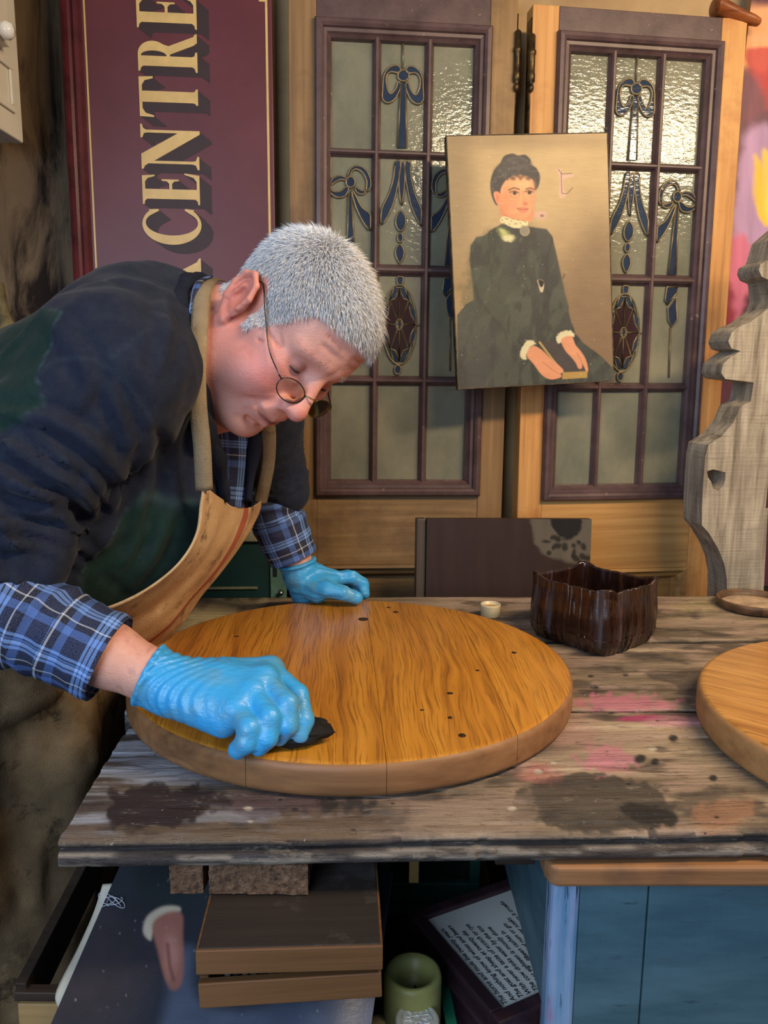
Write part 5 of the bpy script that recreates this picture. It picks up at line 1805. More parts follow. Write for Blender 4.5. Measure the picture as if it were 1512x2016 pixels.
# ================================================================== THE MAN
class Field:
    """a distance field on a box grid whose spacing may vary, filled piece by piece"""
    def __init__(s, ax):
        s.ax = [np.asarray(a, float) for a in ax]
        s.F = np.full(tuple(len(a) for a in s.ax), 0.2)

    def sl(s, lo, hi):
        r = []
        for i in range(3):
            a = int(np.searchsorted(s.ax[i], lo[i]))
            b = int(np.searchsorted(s.ax[i], hi[i]))
            r.append(slice(max(a - 1, 0), min(b + 1, len(s.ax[i]))))
        return tuple(r)

    def grid(s, sl):
        return [s.ax[0][sl[0]][:, None, None], s.ax[1][sl[1]][None, :, None], s.ax[2][sl[2]][None, None, :]]

    def put(s, lo, hi, fn, k=0.01, op='u', pad=None):
        pad = max(2.2 * k, 0.012) if pad is None else pad
        sl = s.sl(np.asarray(lo) - pad, np.asarray(hi) + pad)
        P = s.grid(sl)
        d = fn(P)
        if op == 'u':
            s.F[sl] = smin(s.F[sl], d, k)
        else:
            s.F[sl] = smax(s.F[sl], -d, k)

    def cap(s, a, b, ra, rb, k=0.01, op='u', fn=None):
        a, b = np.asarray(a, float), np.asarray(b, float)
        r = max(ra, rb) + 0.01
        s.put(np.minimum(a, b) - r, np.maximum(a, b) + r, fn or (lambda P: s_cap(P, a, b, ra, rb)), k, op)

    def ell(s, c, r, k=0.01, op='u', R=None):
        c = np.asarray(c, float)
        m_ = max(r) if R is not None else np.asarray(r)
        s.put(c - m_, c + m_, lambda P: s_ell(P, c, r, R), k, op)

    def chain(s, pts, rad, k=0.01):
        for i in range(len(pts) - 1):
            s.cap(pts[i], pts[i + 1], rad[i], rad[i + 1], k)

    def mesh(s):
        ax, F = s.ax, s.F
        n = np.array(F.shape)
        ins = F < 0
        c = [(i, j, k) for i in (0, 1) for j in (0, 1) for k in (0, 1)]
        cut = lambda A, o: A[o[0]:n[0] - 1 + o[0], o[1]:n[1] - 1 + o[1], o[2]:n[2] - 1 + o[2]]
        cnt = np.zeros(tuple(n - 1), np.int8)
        for o in c:
            cnt += cut(ins, o)
        act = (cnt > 0) & (cnt < 8)
        idx = np.argwhere(act)
        num = -np.ones(act.shape, np.int64)
        num[act] = np.arange(len(idx))
        acc = np.zeros((len(idx), 3))
        w_ = np.zeros(len(idx))
        for d in range(3):
            for o in c:
                if o[d]:
                    continue
                o2 = list(o)
                o2[d] = 1
                f0, f1 = F[tuple((idx + o).T)], F[tuple((idx + o2).T)]
                m_ = (f0 < 0) != (f1 < 0)
                t = np.where(m_, f0 / np.where(m_, f0 - f1, 1), 0)
                p = np.array(o, float)[None] + np.eye(3)[d][None] * t[:, None]
                acc[m_] += p[m_]
                w_[m_] += 1
        g = acc / w_[:, None]
        V = np.stack([ax[d][idx[:, d]] + g[:, d] * (ax[d][idx[:, d] + 1] - ax[d][idx[:, d]]) for d in range(3)], -1)
        Q = []
        for d in range(3):
            e, h = (d + 1) % 3, (d + 2) % 3
            A, B = [slice(None)] * 3, [slice(None)] * 3
            A[d], B[d] = slice(0, n[d] - 1), slice(1, n[d])
            sa_, sb2 = ins[tuple(A)], ins[tuple(B)]
            ch = np.argwhere(sa_ != sb2)
            ch = ch[(ch[:, e] > 0) & (ch[:, h] > 0) & (ch[:, e] < n[e] - 1) & (ch[:, h] < n[h] - 1)]
            q = []
            for (oe, oh) in ((-1, -1), (0, -1), (0, 0), (-1, 0)):
                t = ch.copy()
                t[:, e] += oe
                t[:, h] += oh
                q.append(num[tuple(t.T)])
            q = np.stack(q, -1)
            i_ = sa_[tuple(ch.T)]
            q[~i_] = q[~i_][:, ::-1]
            Q.append(q)
        return V, np.concatenate(Q)


def axis(segs):
    out = []
    for a, b, h in segs:
        n = max(int(round((b - a) / h)), 1)
        out += list(np.linspace(a, b, n, endpoint=False))
    return np.array(out + [segs[-1][1]])


man = empty('person', loc=(-0.58, 1.0, 0.0))
ML = np.array([-0.58, 1.0, 0.0])
tag(man, 'grey-haired man in dark fleece, apron and blue gloves bending over the bench', 'person')
bpy.context.view_layer.update()

# ------------------------------------------------------------------ head frame
HS = 0.9576
HR = np.array([[0.414, -0.551, -0.724], [0.451, 0.816, -0.363], [0.790, -0.176, 0.587]])   # rows: forward, left, up
HR[0] /= np.linalg.norm(HR[0])
HR[2] -= HR[0] * (HR[2] @ HR[0])
HR[2] /= np.linalg.norm(HR[2])
HR[1] = np.cross(HR[2], HR[0])
HO = np.array([-0.134, 1.039, 1.286])
h2w = lambda p: HO + HS * (np.asarray(p, float) @ HR)
w2h = lambda p: ((np.asarray(p, float) - HO) @ HR.T) / HS


def head_sdf(x, y, z):
    P = [x, np.abs(y), z]
    E = lambda c, r, R=None: s_ell(P, c, r, R)
    K = lambda a, b, ra, rb: s_cap(P, a, b, ra, rb)
    d = smin(E((-.006, 0, .046), (.100, .077, .088)), E((.046, 0, .052), (.056, .062, .060)), .03)
    d = smin(d, E((.048, 0, -.03), (.050, .056, .080)), .03)
    d = smin(d, K((.0, .055, -.045), (.066, .018, -.098), .021, .019), .03)
    d = smin(d, E((.080, 0, -.102), (.019, .024, .017)), .014)
    d = smin(d, E((.028, 0, -.098), (.048, .044, .024)), .03)
    d = smin(d, E((.064, .042, -.034), (.030, .028, .034)), .018)
    d = smin(d, E((.030, .056, -.050), (.034, .018, .034)), .025)
    d = smin(d, K((.076, .042, -.002), (.03, .064, .0), .012, .012), .02)
    d = smin(d, K((.096, .010, .038), (.078, .047, .033), .008, .008), .012)
    d = smax(d, -E((.104, .033, .013), (.020, .020, .013)), .012)
    d = smin(d, E((.079, .032, .013), (.0140, .0150, .0135)), .004)
    d = smin(d, K((.096, 0, .022), (.118, 0, -.022), .0085, .0115), .010)
    d = smin(d, E((.118, 0, -.028), (.0135, .0140, .0120)), .006)
    d = smin(d, E((.107, .0140, -.031), (.011, .0085, .0095)), .005)
    d = smax(d, -E((.113, .007, -.042), (.006, .0045, .005)), .003)
    d = smin(d, E((.088, 0, -.056), (.020, .033, .026)), .014)
    d = smin(d, K((.1035, .0, -.0610), (.090, .027, -.063), .0055, .0035), .005)
    d = smin(d, K((.1020, 0, -.0735), (.090, .024, -.068), .0062, .0035), .005)
    d = smax(d, -K((.112, 0, -.0675), (.092, .040, -.0590), .0030, .0036), .003)
    d = smax(d, -K((.107, .022, -.036), (.089, .043, -.068), .0022, .0030), .009)
    d = smax(d, -K((.098, 0, -.087), (.090, .016, -.086), .002, .001), .010)
    for zc_, am in ((.060, .0016), (.072, .0014)):
        d = smax(d, -K((.1125 - (zc_ - .06) * .5, 0, zc_), (.094 - (zc_ - .06) * .5, .04, zc_ - .004), am, am), .006)
    for dz in (-.006, .002, .009):
        d = smax(d, -K((.068, .058, .008 + dz * .7), (.050, .069, .006 + dz * 1.8), .0014, .0010), .005)
    d = smin(d, K((.093, .022, -.004), (.083, .042, -.002), .0035, .0030), .008)
    # ears
    cE = np.array([-.010, .0785, .002])
    tl = math.radians(14)
    Rr = np.array([[math.cos(tl), 0, math.sin(tl)], [0, 1, 0], [-math.sin(tl), 0, math.cos(tl)]])
    e = E(tuple(cE + [0, .004, 0]), (.0185, .0055, .031), Rr)
    rim = [(.014, -.012), (.019, .006), (.014, .024), (.0, .033), (-.013, .027), (-.0185, .010), (-.016, -.010), (-.008, -.026), (.004, -.034)]
    q = [cE + Rr[0] * a + Rr[2] * b + np.array([0, .010 if b > -.02 else .006, 0]) for a, b in rim]
    for i in range(len(q) - 1):
        e = smin(e, K(q[i], q[i + 1], .0040, .0042), .003)
    e = smax(e, -E(tuple(cE + [.003, .013, .002]), (.0095, .009, .0155), Rr), .004)
    e = smin(e, K(cE + Rr[0] * -.006 + [0, .010, .016], cE + Rr[0] * -.009 + [0, .010, -.010], .0030, .0032), .003)
    e = smin(e, E(tuple(cE + [.014, .005, -.003]), (.005, .005, .007)), .003)
    e = smin(e, E(tuple(cE + [.007, .003, -.033]), (.0085, .0055, .0085)), .004)
    return smin(d, e, .005)


# skeleton of the body (pixel, pixel, distance) -> place
nb = at(400, 685, 1.065)
R_sh, R_el, R_wr = at(222, 735, 0.905), at(-75, 1150, 0.815), onz(330, 1346, 0.912)
L_sh, L_el, L_wr = at(500, 800, 1.27), at(545, 950, 1.30), at(592, 1132, 1.305)
hip = at(-60, 1250, 1.0)
bf = Field([axis([(-0.72, -0.28, .010), (-0.28, .03, .0024), (.03, .08, .01)]), axis([(.70, .90, .006), (.90, 1.19, .0024), (1.19, 1.46, .006)]), axis([(.80, 1.13, .006), (1.13, 1.455, .0024)])])
bf.chain([h2w((-.030, 0, .0)), h2w((-.030, 0, -.07)), nb], [.050, .054, .062], .03)
bf.cap(h2w((.02, 0, -.075)), at(430, 760, 1.06), .040, .058, .03)
bf.cap(nb, at(60, 960, 1.05), .075, .11, .04)
bf.cap(at(60, 960, 1.05), hip, .11, .12, .04)
bf.cap(nb, R_sh, .05, .05, .04)
bf.cap(nb, L_sh, .05, .045, .04)
bf.chain([R_sh, R_el, R_wr], [.048, .040, .028], .015)
bf.cap(R_el + (R_wr - R_el) * 0.2, R_el + (R_wr - R_el) * 0.7, .040, .034, .012)
bf.cap(R_wr, onz(430, 1360, 0.906), .027, .024, .01)
bf.chain([L_sh, L_el, L_wr], [.042, .026, .0250], .015)
bf.cap(L_wr, at(606, 1142, 1.308), .023, .016, .008)
hb_lo, hb_hi = np.array([-0.29, 0.875, 1.13]), np.array([0.04, 1.2, 1.46])
sl = bf.sl(hb_lo, hb_hi)
G = bf.grid(sl)
q_ = [(G[0] - HO[0]) * HR[i][0] + (G[1] - HO[1]) * HR[i][1] + (G[2] - HO[2]) * HR[i][2] for i in range(3)]
q_ = [a / HS for a in q_]
bf.F[sl] = smin(bf.F[sl], head_sdf(*q_) * HS, 0.022)
Vb, Qb = bf.mesh()
Vb = smooth_mesh(Vb, Qb, 1, 0.4)
L = w2h(Vb)
lx, ly, lz = L[:, 0], L[:, 1], L[:, 2]
ay = np.abs(ly)
C = np.broadcast_to(linv((224, 164, 148)), Vb.shape).copy()


def tint(mask, c):
    global C
    C = C + (linv(c) - C) * np.clip(mask, 0, 1)[:, None]


g_ = lambda c, r: np.exp(-(((lx - c[0]) / r[0]) ** 2 + ((ay - c[1]) / r[1]) ** 2 + ((lz - c[2]) / r[2]) ** 2))
onhead = (np.abs(lx) < .15) & (ay < .11) & (np.abs(lz) < .16)
tint(0.75 * g_((.075, .045, -.025), (.035, .035, .035)) * onhead, (206, 104, 106))
tint(0.55 * g_((.02, .065, -.04), (.05, .04, .05)) * onhead, (206, 122, 116))
tint(0.55 * g_((.122, 0, -.03), (.02, .018, .02)) * onhead, (206, 104, 100))
tint(0.85 * g_((-.01, .088, .0), (.03, .016, .045)) * onhead, (204, 112, 96))
tint(0.8 * g_((.104, .0, -.067), (.016, .024, .009)) * onhead, (178, 92, 86))
tint(0.9 * g_((.112, .0, -.0662), (.03, .03, .0026)) * onhead * (lx > .08), (70, 34, 34))
tint(0.55 * g_((.092, .033, .012), (.016, .018, .012)) * onhead, (160, 108, 106))
tint(0.4 * g_((.07, .0, -.10), (.05, .05, .025)) * onhead, (190, 136, 122))
tint(0.5 * g_((-.03, 0, -.06), (.06, .08, .05)) * onhead, (206, 134, 122))
arm_ = Vb[:, 2] < 1.10
tint(arm_ * 0.6, (208, 158, 140))
sp = fbm(Vb[:, 0] * 70, Vb[:, 1] * 70, Vb[:, 2] * 70, 4, 3)
tint(sstep(.55, .75, sp) * 0.35, (196, 116, 104))
tint(arm_ * sstep(.60, .72, fbm(Vb[:, 0] * 160, Vb[:, 1] * 160, Vb[:, 2] * 160, 3, 9)) * 0.35, (140, 96, 84))
m = Mat('skin', 0.48, 0.4)
m.color(m.attr())
m.b.inputs['Subsurface Weight'].default_value = 0.12
m.b.inputs['Subsurface Radius'].default_value = (0.008, 0.003, 0.0015)
m.bump(m.math('ADD', m.noise(m.coord(), 500, 3), m.math('MULTIPLY', m.noise(m.coord(scale=(1, 1, 2.2)), 150, 4, 0.65), 1.4)), 0.30, 0.0012)
SKIN = m.m
body = fast_mesh('body', Vb - ML, Qb, SKIN, man, True, C)
NB = vnormals(Vb, Qb)

# ------------------------------------------------------------------ short white hair as strands
hl = np.where(lx > .055, .092 - 0.30 * np.clip(ay - .02, 0, 1), 0)
front = (lz > .088 - 0.25 * np.clip(ay - .015, 0, .05)) & (lx > .02)
side = (lz > -.014) & (lx > .004) & (lx < .030 + (lz + .012) * 0.45) & (ay > .04)
burn = side
back = (lx <= .008) & (lz > -.022) & (lx > -.125)
notear = ~((ay > .0775) & (lx > -.035) & (lx < .012) & (lz < .042) & (lz > -.05))
earz = (((lx + .010) / .026) ** 2 + ((lz - .002) / .042) ** 2) < 1
scalp = onhead & (front | side | burn | (back & ~earz) | ((lz > .06) & (lx < .05))) & notear & ~(earz & (ay > .06))
iv = np.where(scalp)[0]
C[scalp] = linv((206, 190, 184))
body.data.attributes['Col'].data.foreach_set('color', np.concatenate([C, np.ones((len(C), 1))], 1).astype(np.float32).ravel())
rng = np.random.default_rng(5)
pick = rng.choice(iv, 24000)
base = Vb[pick] + rng.normal(0, .0011, (24000, 3))
nrm = NB[pick]
lL = L[pick]
# lie of the hair: from the crown outwards, forward at the front
crown = np.array([-.055, 0, .12])
fl_h = lL - crown
fl_h = fl_h - 0
fl_h /= np.linalg.norm(fl_h, axis=1, keepdims=True) + 1e-9
fl_h[:, 0] += 0.35
flw = fl_h @ HR
flw = flw - nrm * np.sum(flw * nrm, 1, keepdims=True)
flw /= np.linalg.norm(flw, axis=1, keepdims=True) + 1e-9
jit = rng.normal(0, .28, (24000, 3))
top = sstep(.03, .11, lL[:, 2])
ln = (0.009 + 0.010 * top) * rng.uniform(.7, 1.25, 24000)
edge_short = np.where((lL[:, 0] > .0) & (lL[:, 2] < .03), 0.75, 1.0)
ln = (ln * edge_short)[:, None]
lift = (0.55 + 0.25 * top)[:, None]
d1 = nrm * lift + flw * 0.8 + jit * 0.5
d1 /= np.linalg.norm(d1, axis=1, keepdims=True)
d2 = nrm * (lift - .35) + flw * 1.0 + jit * 0.5
d2 /= np.linalg.norm(d2, axis=1, keepdims=True)
p0 = base - nrm * 0.001
p1 = p0 + d1 * ln * 0.55
p2_ = p1 + d2 * ln * 0.55
s1 = np.cross(d1, nrm + rng.normal(0, .3, nrm.shape))
s1 /= np.linalg.norm(s1, axis=1, keepdims=True) + 1e-9
s2 = np.cross(d1, s1)
wd = 0.00042
Vh, nS = [], len(base)
for p, k in ((p0, 1.0), (p1, 0.85)):
    for a in range(3):
        t = a * 2 * math.pi / 3
        Vh.append(p + (s1 * math.cos(t) + s2 * math.sin(t)) * wd * k)
Vh.append(p2_)
Vh = np.stack(Vh, 1).reshape(-1, 3)
o7 = (np.arange(nS) * 7)[:, None]
tri = []
for a in range(3):
    b = (a + 1) % 3
    tri += [[a, b, 3 + b], [a, 3 + b, 3 + a], [3 + a, 3 + b, 6]]
Th = (o7[:, None, :] + np.array(tri)[None]).reshape(-1, 3)
hc = np.clip(rng.normal(0.90, .09, nS), .5, 1)
hcol = np.repeat((linv((246, 246, 248)) * hc[:, None] ** 1.4), 7, 0)
m = Mat('white_hair', 0.45, 0.45)
m.color(m.attr())
HAIR = m.m
hair = fast_mesh('hair', Vh - ML, Th, HAIR, man, True, hcol)
tag(hair, kind='stuff')
hair['label'] = 'short white hair'
# eyebrows and lashes
eb = MB()
for s_ in (-1, 1):
    for k in range(46):
        t = k / 45
        b0 = h2w((.103 - .020 * t ** 1.5, s_ * (.012 + .036 * t), .040 - .006 * t + .003 * math.sin(k * 7.1)))
        b1 = b0 + (HR[0] * .004 + HR[1] * s_ * .006 + HR[2] * (.002 * math.sin(k * 3.3))) * HS
        eb.tube([b0 - ML, b1 - ML], [0.0005, 0.0002], 4)
eb.build('eyebrow_hair', plain('grey_brow', (168, 156, 148), 0.6, var=0.2), man).__setitem__('kind', 'stuff')
for s_ in (-1, 1):
    pts = [h2w((.0785 + .0150 * math.cos(t) * 0.97, s_ * (.032 + .0142 * math.sin(t)), .0085 - .002 * math.cos(t))) - ML for t in np.linspace(-1.1, 1.1, 14)]
    MB().tube(pts, [0.0004 + 0.0008 * math.sin(math.pi * i / 13) for i in range(14)], 6).build('eyelashes', plain('lash_line', (58, 44, 46), 0.6, var=0.1, bump=0), man, smooth=True)

# ------------------------------------------------------------------ glasses, low on the nose
GM = plain('spectacle_metal', (70, 70, 78), 0.25, 0.5, metal=0.9, var=0.2, bump=0)
GMG = plain('spectacle_gilt', (150, 134, 92), 0.25, 0.5, metal=0.9, var=0.2, bump=0)
m = Mat('spectacle_lens')
m.t.nodes.remove(m.b)
tr_ = m.n('BsdfTransparent', {'Color': (0.93, 0.95, 0.92, 1)})
gl_ = m.n('BsdfGlossy', {'Roughness': 0.03, 'Color': (1, 1, 1, 1)})
fz_ = m.n('Fresnel', {'IOR': 1.25})
mx_ = m.n('MixShader', {0: fz_.outputs[0], 1: tr_.outputs[0], 2: gl_.outputs[0]})
m.set(m.out.inputs['Surface'], mx_)
LENS = m.m
gls = mesh('glasses_bridge', [(0, 0, 0)], [], None, None) if False else None
bridge_pts = [h2w(p) - ML for p in [(.1135, -.0105, -.004), (.121, -.006, .001), (.1225, 0, .002), (.121, .006, .001), (.1135, .0105, -.004)]]
gl = MB().tube(catmull(bridge_pts, 14), 0.0009, 8).build('glasses', GMG, man, smooth=True)
gl['label'] = 'thin wire-framed glasses low on the nose'
for s_ in (-1, 1):
    cen = np.array([.1120, s_ * .0335, -.009])
    fx = np.array([-.18 * 1.0, s_ * 1.0, 0.0])
    fx /= np.linalg.norm(fx)
    fz2 = np.array([-.22, 0, 1.0])
    fz2 /= np.linalg.norm(fz2)
    ring = [h2w(cen + fx * .0240 * math.cos(t) + fz2 * .0150 * math.sin(t) * (1.0 if math.sin(t) < 0 else .9)) - ML for t in np.linspace(0, 2 * math.pi, 36, endpoint=False)]
    MB().tube(ring, 0.0007, 6, closed=True).build('rim', GMG if s_ > 0 else GM, gl, smooth=True)
    ctr_ = np.mean(ring, 0)
    nn = np.cross(fx, fz2) @ HR * 0.0006
    MB().add([p + nn for p in ring] + [p - nn for p in ring], [tuple(range(36)), tuple(range(36, 72))[::-1]] + [(i, 36 + i, 36 + (i + 1) % 36, (i + 1) % 36) for i in range(36)]).build('lens', LENS, gl)
    hinge = cen + fx * .0240 + fz2 * .004
    pth = [hinge, hinge + np.array([-.006, s_ * .006, .002]), (.070, s_ * .070, .002), (.030, s_ * .0795, .022), (.004, s_ * .083, .034), (-.010, s_ * .082, .034), (-.020, s_ * .080, .020)]
    MB().tube([h2w(p) - ML for p in catmull(pth, 30)], [0.0008] * 12 + [0.0011] * 18, 8).build('temple_arm', GM, gl, smooth=True)

# ------------------------------------------------------------------ fleece
ff = Field([axis([(-0.80, .03, .0055)]), axis([(.64, 1.46, .0055)]), axis([(.80, 1.42, .0055)])])
tors = [(at(255, 735, 1.065), .110), (at(150, 850, 1.06), .128), (at(40, 1000, 1.05), .145), (at(-50, 1160, 1.02), .150)]
for dy, kk in ((-.065, 1), (.075, 1)):
    for (a, ra), (b, rb) in zip(tors[:-1], tors[1:]):
        ff.cap(a + [0, dy, 0], b + [0, dy, 0], ra * .97, rb * .97, .05)
ff.cap(at(335, 800, 1.07), at(235, 1010, 1.06), .092, .112, .05)
ff.cap(at(235, 1010, 1.06), at(110, 1150, 1.03), .112, .125, .05)
ff.cap(at(300, 650, 1.07), at(355, 690, 1.07), .078, .070, .04)
ff.cap(at(250, 710, 1.03), R_sh, .080, .072, .05)
ff.cap(at(330, 720, 1.12), L_sh, .080, .066, .05)


def sleeve(P, a, b, ra, rb, amp, ph):
    d = s_cap(P, a, b, ra, rb)
    ab = b - a
    t = np.clip(((P[0] - a[0]) * ab[0] + (P[1] - a[1]) * ab[1] + (P[2] - a[2]) * ab[2]) / (ab @ ab), 0, 1.15)
    tw = 6 * (P[1] - a[1]) + 5 * (P[0] - a[0] - ab[0] * t)
    f = np.sin(2 * math.pi * (t * 4.2 + tw * 0.75) + ph + 1.8 * np.sin(7 * t + 4 * tw))
    f = 1 - np.abs(f)
    return d - amp * (f ** 1.5 - .4) * sstep(.25, .75, t)


lo = np.minimum(R_sh, R_el) - .12
hi = np.maximum(R_sh, R_el) + .12
ff.put(lo, hi, lambda P: sleeve(P, R_sh, R_el + np.array([0, 0, .035]), .076, .064, .022, 0.4), .03)
e2 = at(40, 1085, .83)
ff.put(np.minimum(R_el, e2) - .11, np.maximum(R_el, e2) + .11, lambda P: sleeve(P, R_el + np.array([0, 0, .035]), e2, .060, .050, .009, 1.4), .02)
l2 = L_el + (L_wr - L_el) * 0.10
ff.put(np.minimum(L_sh, L_el) - .1, np.maximum(L_sh, L_el) + .1, lambda P: sleeve(P, L_sh, L_el, .062, .049, .006, 2.0), .03)
# creases over the whole cloth, then open the neck
P = ff.grid((slice(None),) * 3)
near = np.abs(ff.F) < .03
X_, Y_, Z_ = np.broadcast_arrays(*P)
xi, yi, zi = X_[near], Y_[near], Z_[near]
w1 = xi * 0.62 + zi * 0.78
w2 = xi * 0.78 - zi * 0.62
cr = 1 - np.abs(2 * fbm(w2 * 9 + 3, yi * 7, w1 * 4, 3, 21) - 1) * 2.2
ff.F[near] -= 0.016 * np.clip(cr, -1, 1) * 0.9 - 0.003
ff.F[near] -= 0.004 * (fbm(xi * 45, yi * 45, zi * 45, 2, 4) - .5)
ff.cap(h2w((-.03, 0, -.03)), at(420, 690, 1.055), .074, .074, .012, 's')
ff.cap(at(430, 690, 1.05), at(480, 900, 1.07), .066, .050, .012, 's')
Vf, Qf = ff.mesh()
Vf = smooth_mesh(Vf, Qf, 2, 0.5)
PXf, PYf = to_px(Vf)
# pulled folds of the sleeve and body as relief on the near side
Nf = vnormals(Vf, Qf)
FOLDS = [([(30, 817), (99, 825), (159, 857), (206, 901), (238, 937)], 14, .0075), ([(167, 715), (176, 754), (160, 790)], 16, .004), ([(214, 765), (238, 825), (256, 870)], 13, .005),
         ([(10, 880), (91, 926), (155, 968), (190, 1016)], 13, .0075), ([(0, 950), (79, 974), (135, 984)], 11, .006), ([(0, 1030), (60, 1042), (119, 1063), (178, 1092)], 11, .006),
         ([(0, 1072), (79, 1076), (159, 1110)], 10, .0055), ([(236, 980), (210, 1048), (180, 1090)], 12, .006), ([(345, 835), (338, 917), (348, 1000)], 14, .005),
         ([(300, 880), (286, 960), (250, 1030), (200, 1075)], 14, .006), ([(280, 1010), (262, 1080), (230, 1130)], 12, .005), ([(110, 640), (150, 690), (160, 720)], 18, .004),
         ([(60, 850), (120, 900), (150, 930)], 9, .004), ([(330, 1020), (300, 1090), (255, 1150)], 13, .005), ([(0, 1000), (60, 1010), (100, 1020)], 9, .004), ([(320, 590), (330, 650), (318, 720)], 14, .004)]
disp = np.zeros(len(Vf))
for ln_, wd_, am_ in FOLDS:
    ln_ = catmull(ln_, 12)
    dm_ = np.full(len(Vf), 1e9)
    tt_ = np.zeros(len(Vf))
    for k_ in range(11):
        (x0, y0), (x1, y1) = ln_[k_], ln_[k_ + 1]
        t_ = np.clip(((PXf - x0) * (x1 - x0) + (PYf - y0) * (y1 - y0)) / ((x1 - x0) ** 2 + (y1 - y0) ** 2 + 1e-9), 0, 1)
        d_ = np.hypot(PXf - x0 - t_ * (x1 - x0), PYf - y0 - t_ * (y1 - y0))
        tt_ = np.where(d_ < dm_, (k_ + t_) / 11, tt_)
        dm_ = np.minimum(dm_, d_)
    pr_ = np.exp(-(dm_ / wd_) ** 2) - 0.75 * np.exp(-((dm_ - 1.9 * wd_) / (0.8 * wd_)) ** 2)
    disp += am_ * pr_ * (0.45 + 0.55 * np.sin(math.pi * np.clip(tt_, 0.02, 0.98)))
Vf = Vf + Nf * (disp * (Nf[:, 1] < 0.1) * (Vf[:, 1] < 1.12))[:, None]
tA = ((Vf - R_sh) @ (R_el - R_sh)) / ((R_el - R_sh) @ (R_el - R_sh))
dA = np.linalg.norm(Vf - R_sh - np.clip(tA, 0, 1)[:, None] * (R_el - R_sh), axis=1)
dA2 = np.linalg.norm(Vf - (R_el + np.clip(((Vf - R_el) @ (R_wr - R_el)) / ((R_wr - R_el) @ (R_wr - R_el)), 0, 1)[:, None] * (R_wr - R_el)), axis=1)
tB = np.clip(((Vf - L_sh) @ (L_el - L_sh)) / ((L_el - L_sh) @ (L_el - L_sh)), 0, 1)
dB = np.linalg.norm(Vf - L_sh - tB[:, None] * (L_el - L_sh), axis=1)
# yoke and sleeves navy, body bottle green
spine = ((Vf - at(120, 800, 1.05)) @ (at(400, 640, 1.05) - at(120, 800, 1.05))) / np.sum((at(400, 640, 1.05) - at(120, 800, 1.05)) ** 2)
navy = np.maximum.reduce([sstep(.112, .104, dA), sstep(.10, .092, dA2), sstep(.088, .080, dB), sstep(0.08, 0.11, spine + 0.5 * (Vf[:, 2] - 1.33)) * sstep(1.10, 1.16, Vf[:, 2] + 0.12 * spine)])
back_p = poly_sd(PXf, PYf, [(-200, 600), (60, 600), (118, 612), (92, 690), (70, 740), (84, 790), (40, 830), (-200, 930)])
navy = navy * sstep(-4, 6, back_p)
Cf = linv((22, 44, 40)) * (1 - navy[:, None]) + linv((31, 36, 52)) * navy[:, None]
seam = np.exp(-((navy - .5) / .22) ** 2)
for ln_ in ([(70, 740), (110, 706), (180, 704), (240, 740), (296, 820), (330, 930)], [(215, 706), (300, 640)], [(84, 790), (30, 850), (0, 905)]):
    dmin = np.full(len(Vf), 1e9)
    for (x0, y0), (x1, y1) in zip(ln_[:-1], ln_[1:]):
        t_ = np.clip(((PXf - x0) * (x1 - x0) + (PYf - y0) * (y1 - y0)) / ((x1 - x0) ** 2 + (y1 - y0) ** 2), 0, 1)
        dmin = np.minimum(dmin, np.hypot(PXf - x0 - t_ * (x1 - x0), PYf - y0 - t_ * (y1 - y0)))
    seam = np.maximum(seam, np.exp(-(dmin / 4.5) ** 2) * 0.30 * (Vf[:, 1] < 1.08))
Cf = Cf + (linv((70, 92, 96)) - Cf) * (0.4 * seam)[:, None]
m = Mat('fleece', 0.92, 0.15)
m.color(m.mix(m.ramp(m.noise(m.coord(), 60, 4, 0.7), [(0.4, 0.0), (0.75, 0.12)]), m.attr(), (80, 86, 98)))
m.b.inputs['Sheen Weight'].default_value = 0.08
m.b.inputs['Sheen Roughness'].default_value = 0.4
m.bump(m.noise(m.coord(), 420, 4, 0.7), 0.35, 0.002)
FLEE = m.m
fleece = fast_mesh('fleece_jacket', Vf - ML, Qf, FLEE, man, True, Cf)
fleece['label'] = 'dark navy and bottle green fleece jacket'
cl = catmull([at(446, 985, 1.035), at(430, 915, 1.01), at(402, 845, .975), at(368, 760, 0.955), at(345, 680, 0.958), at(352, 592, 1.00), at(378, 556, 1.07), at(410, 575, 1.13), at(470, 660, 1.17), at(512, 790, 1.17), at(500, 870, 1.135), at(488, 985, 1.10)], 110)
cm_ = plain('navy_fleece', (33, 38, 54), 0.92, 0.15, var=0.2, scale=60, bump=0.4)
MB().tube(cl - ML, [(.0135 + .002 * math.sin(i * .7)) * min(1, .35 + i / 22, .35 + (109 - i) / 22) for i in range(110)], 14).build('collar', cm_, fleece, smooth=True)

# ------------------------------------------------------------------ plaid shirt
m = Mat('blue_plaid', 0.85, 0.2)
uvn = m.n('UVMap').outputs[0]
sp_ = m.n('SeparateXYZ', {'Vector': uvn})


def stripes(coord, off):
    f = m.math('FRACT', m.math('ADD', m.math('MULTIPLY', coord, 1 / 0.062), off))
    return m.ramp(f, [(0.0, (26, 34, 66)), (0.26, (120, 160, 226)), (0.31, (30, 42, 80)), (0.335, (120, 160, 226)), (0.40, (30, 42, 80)), (0.425, (120, 160, 226)), (0.48, (22, 28, 52)), (0.66, (196, 196, 200)), (0.685, (20, 22, 36)), (0.80, (74, 108, 176)), (0.94, (26, 34, 66))], 'CONSTANT')


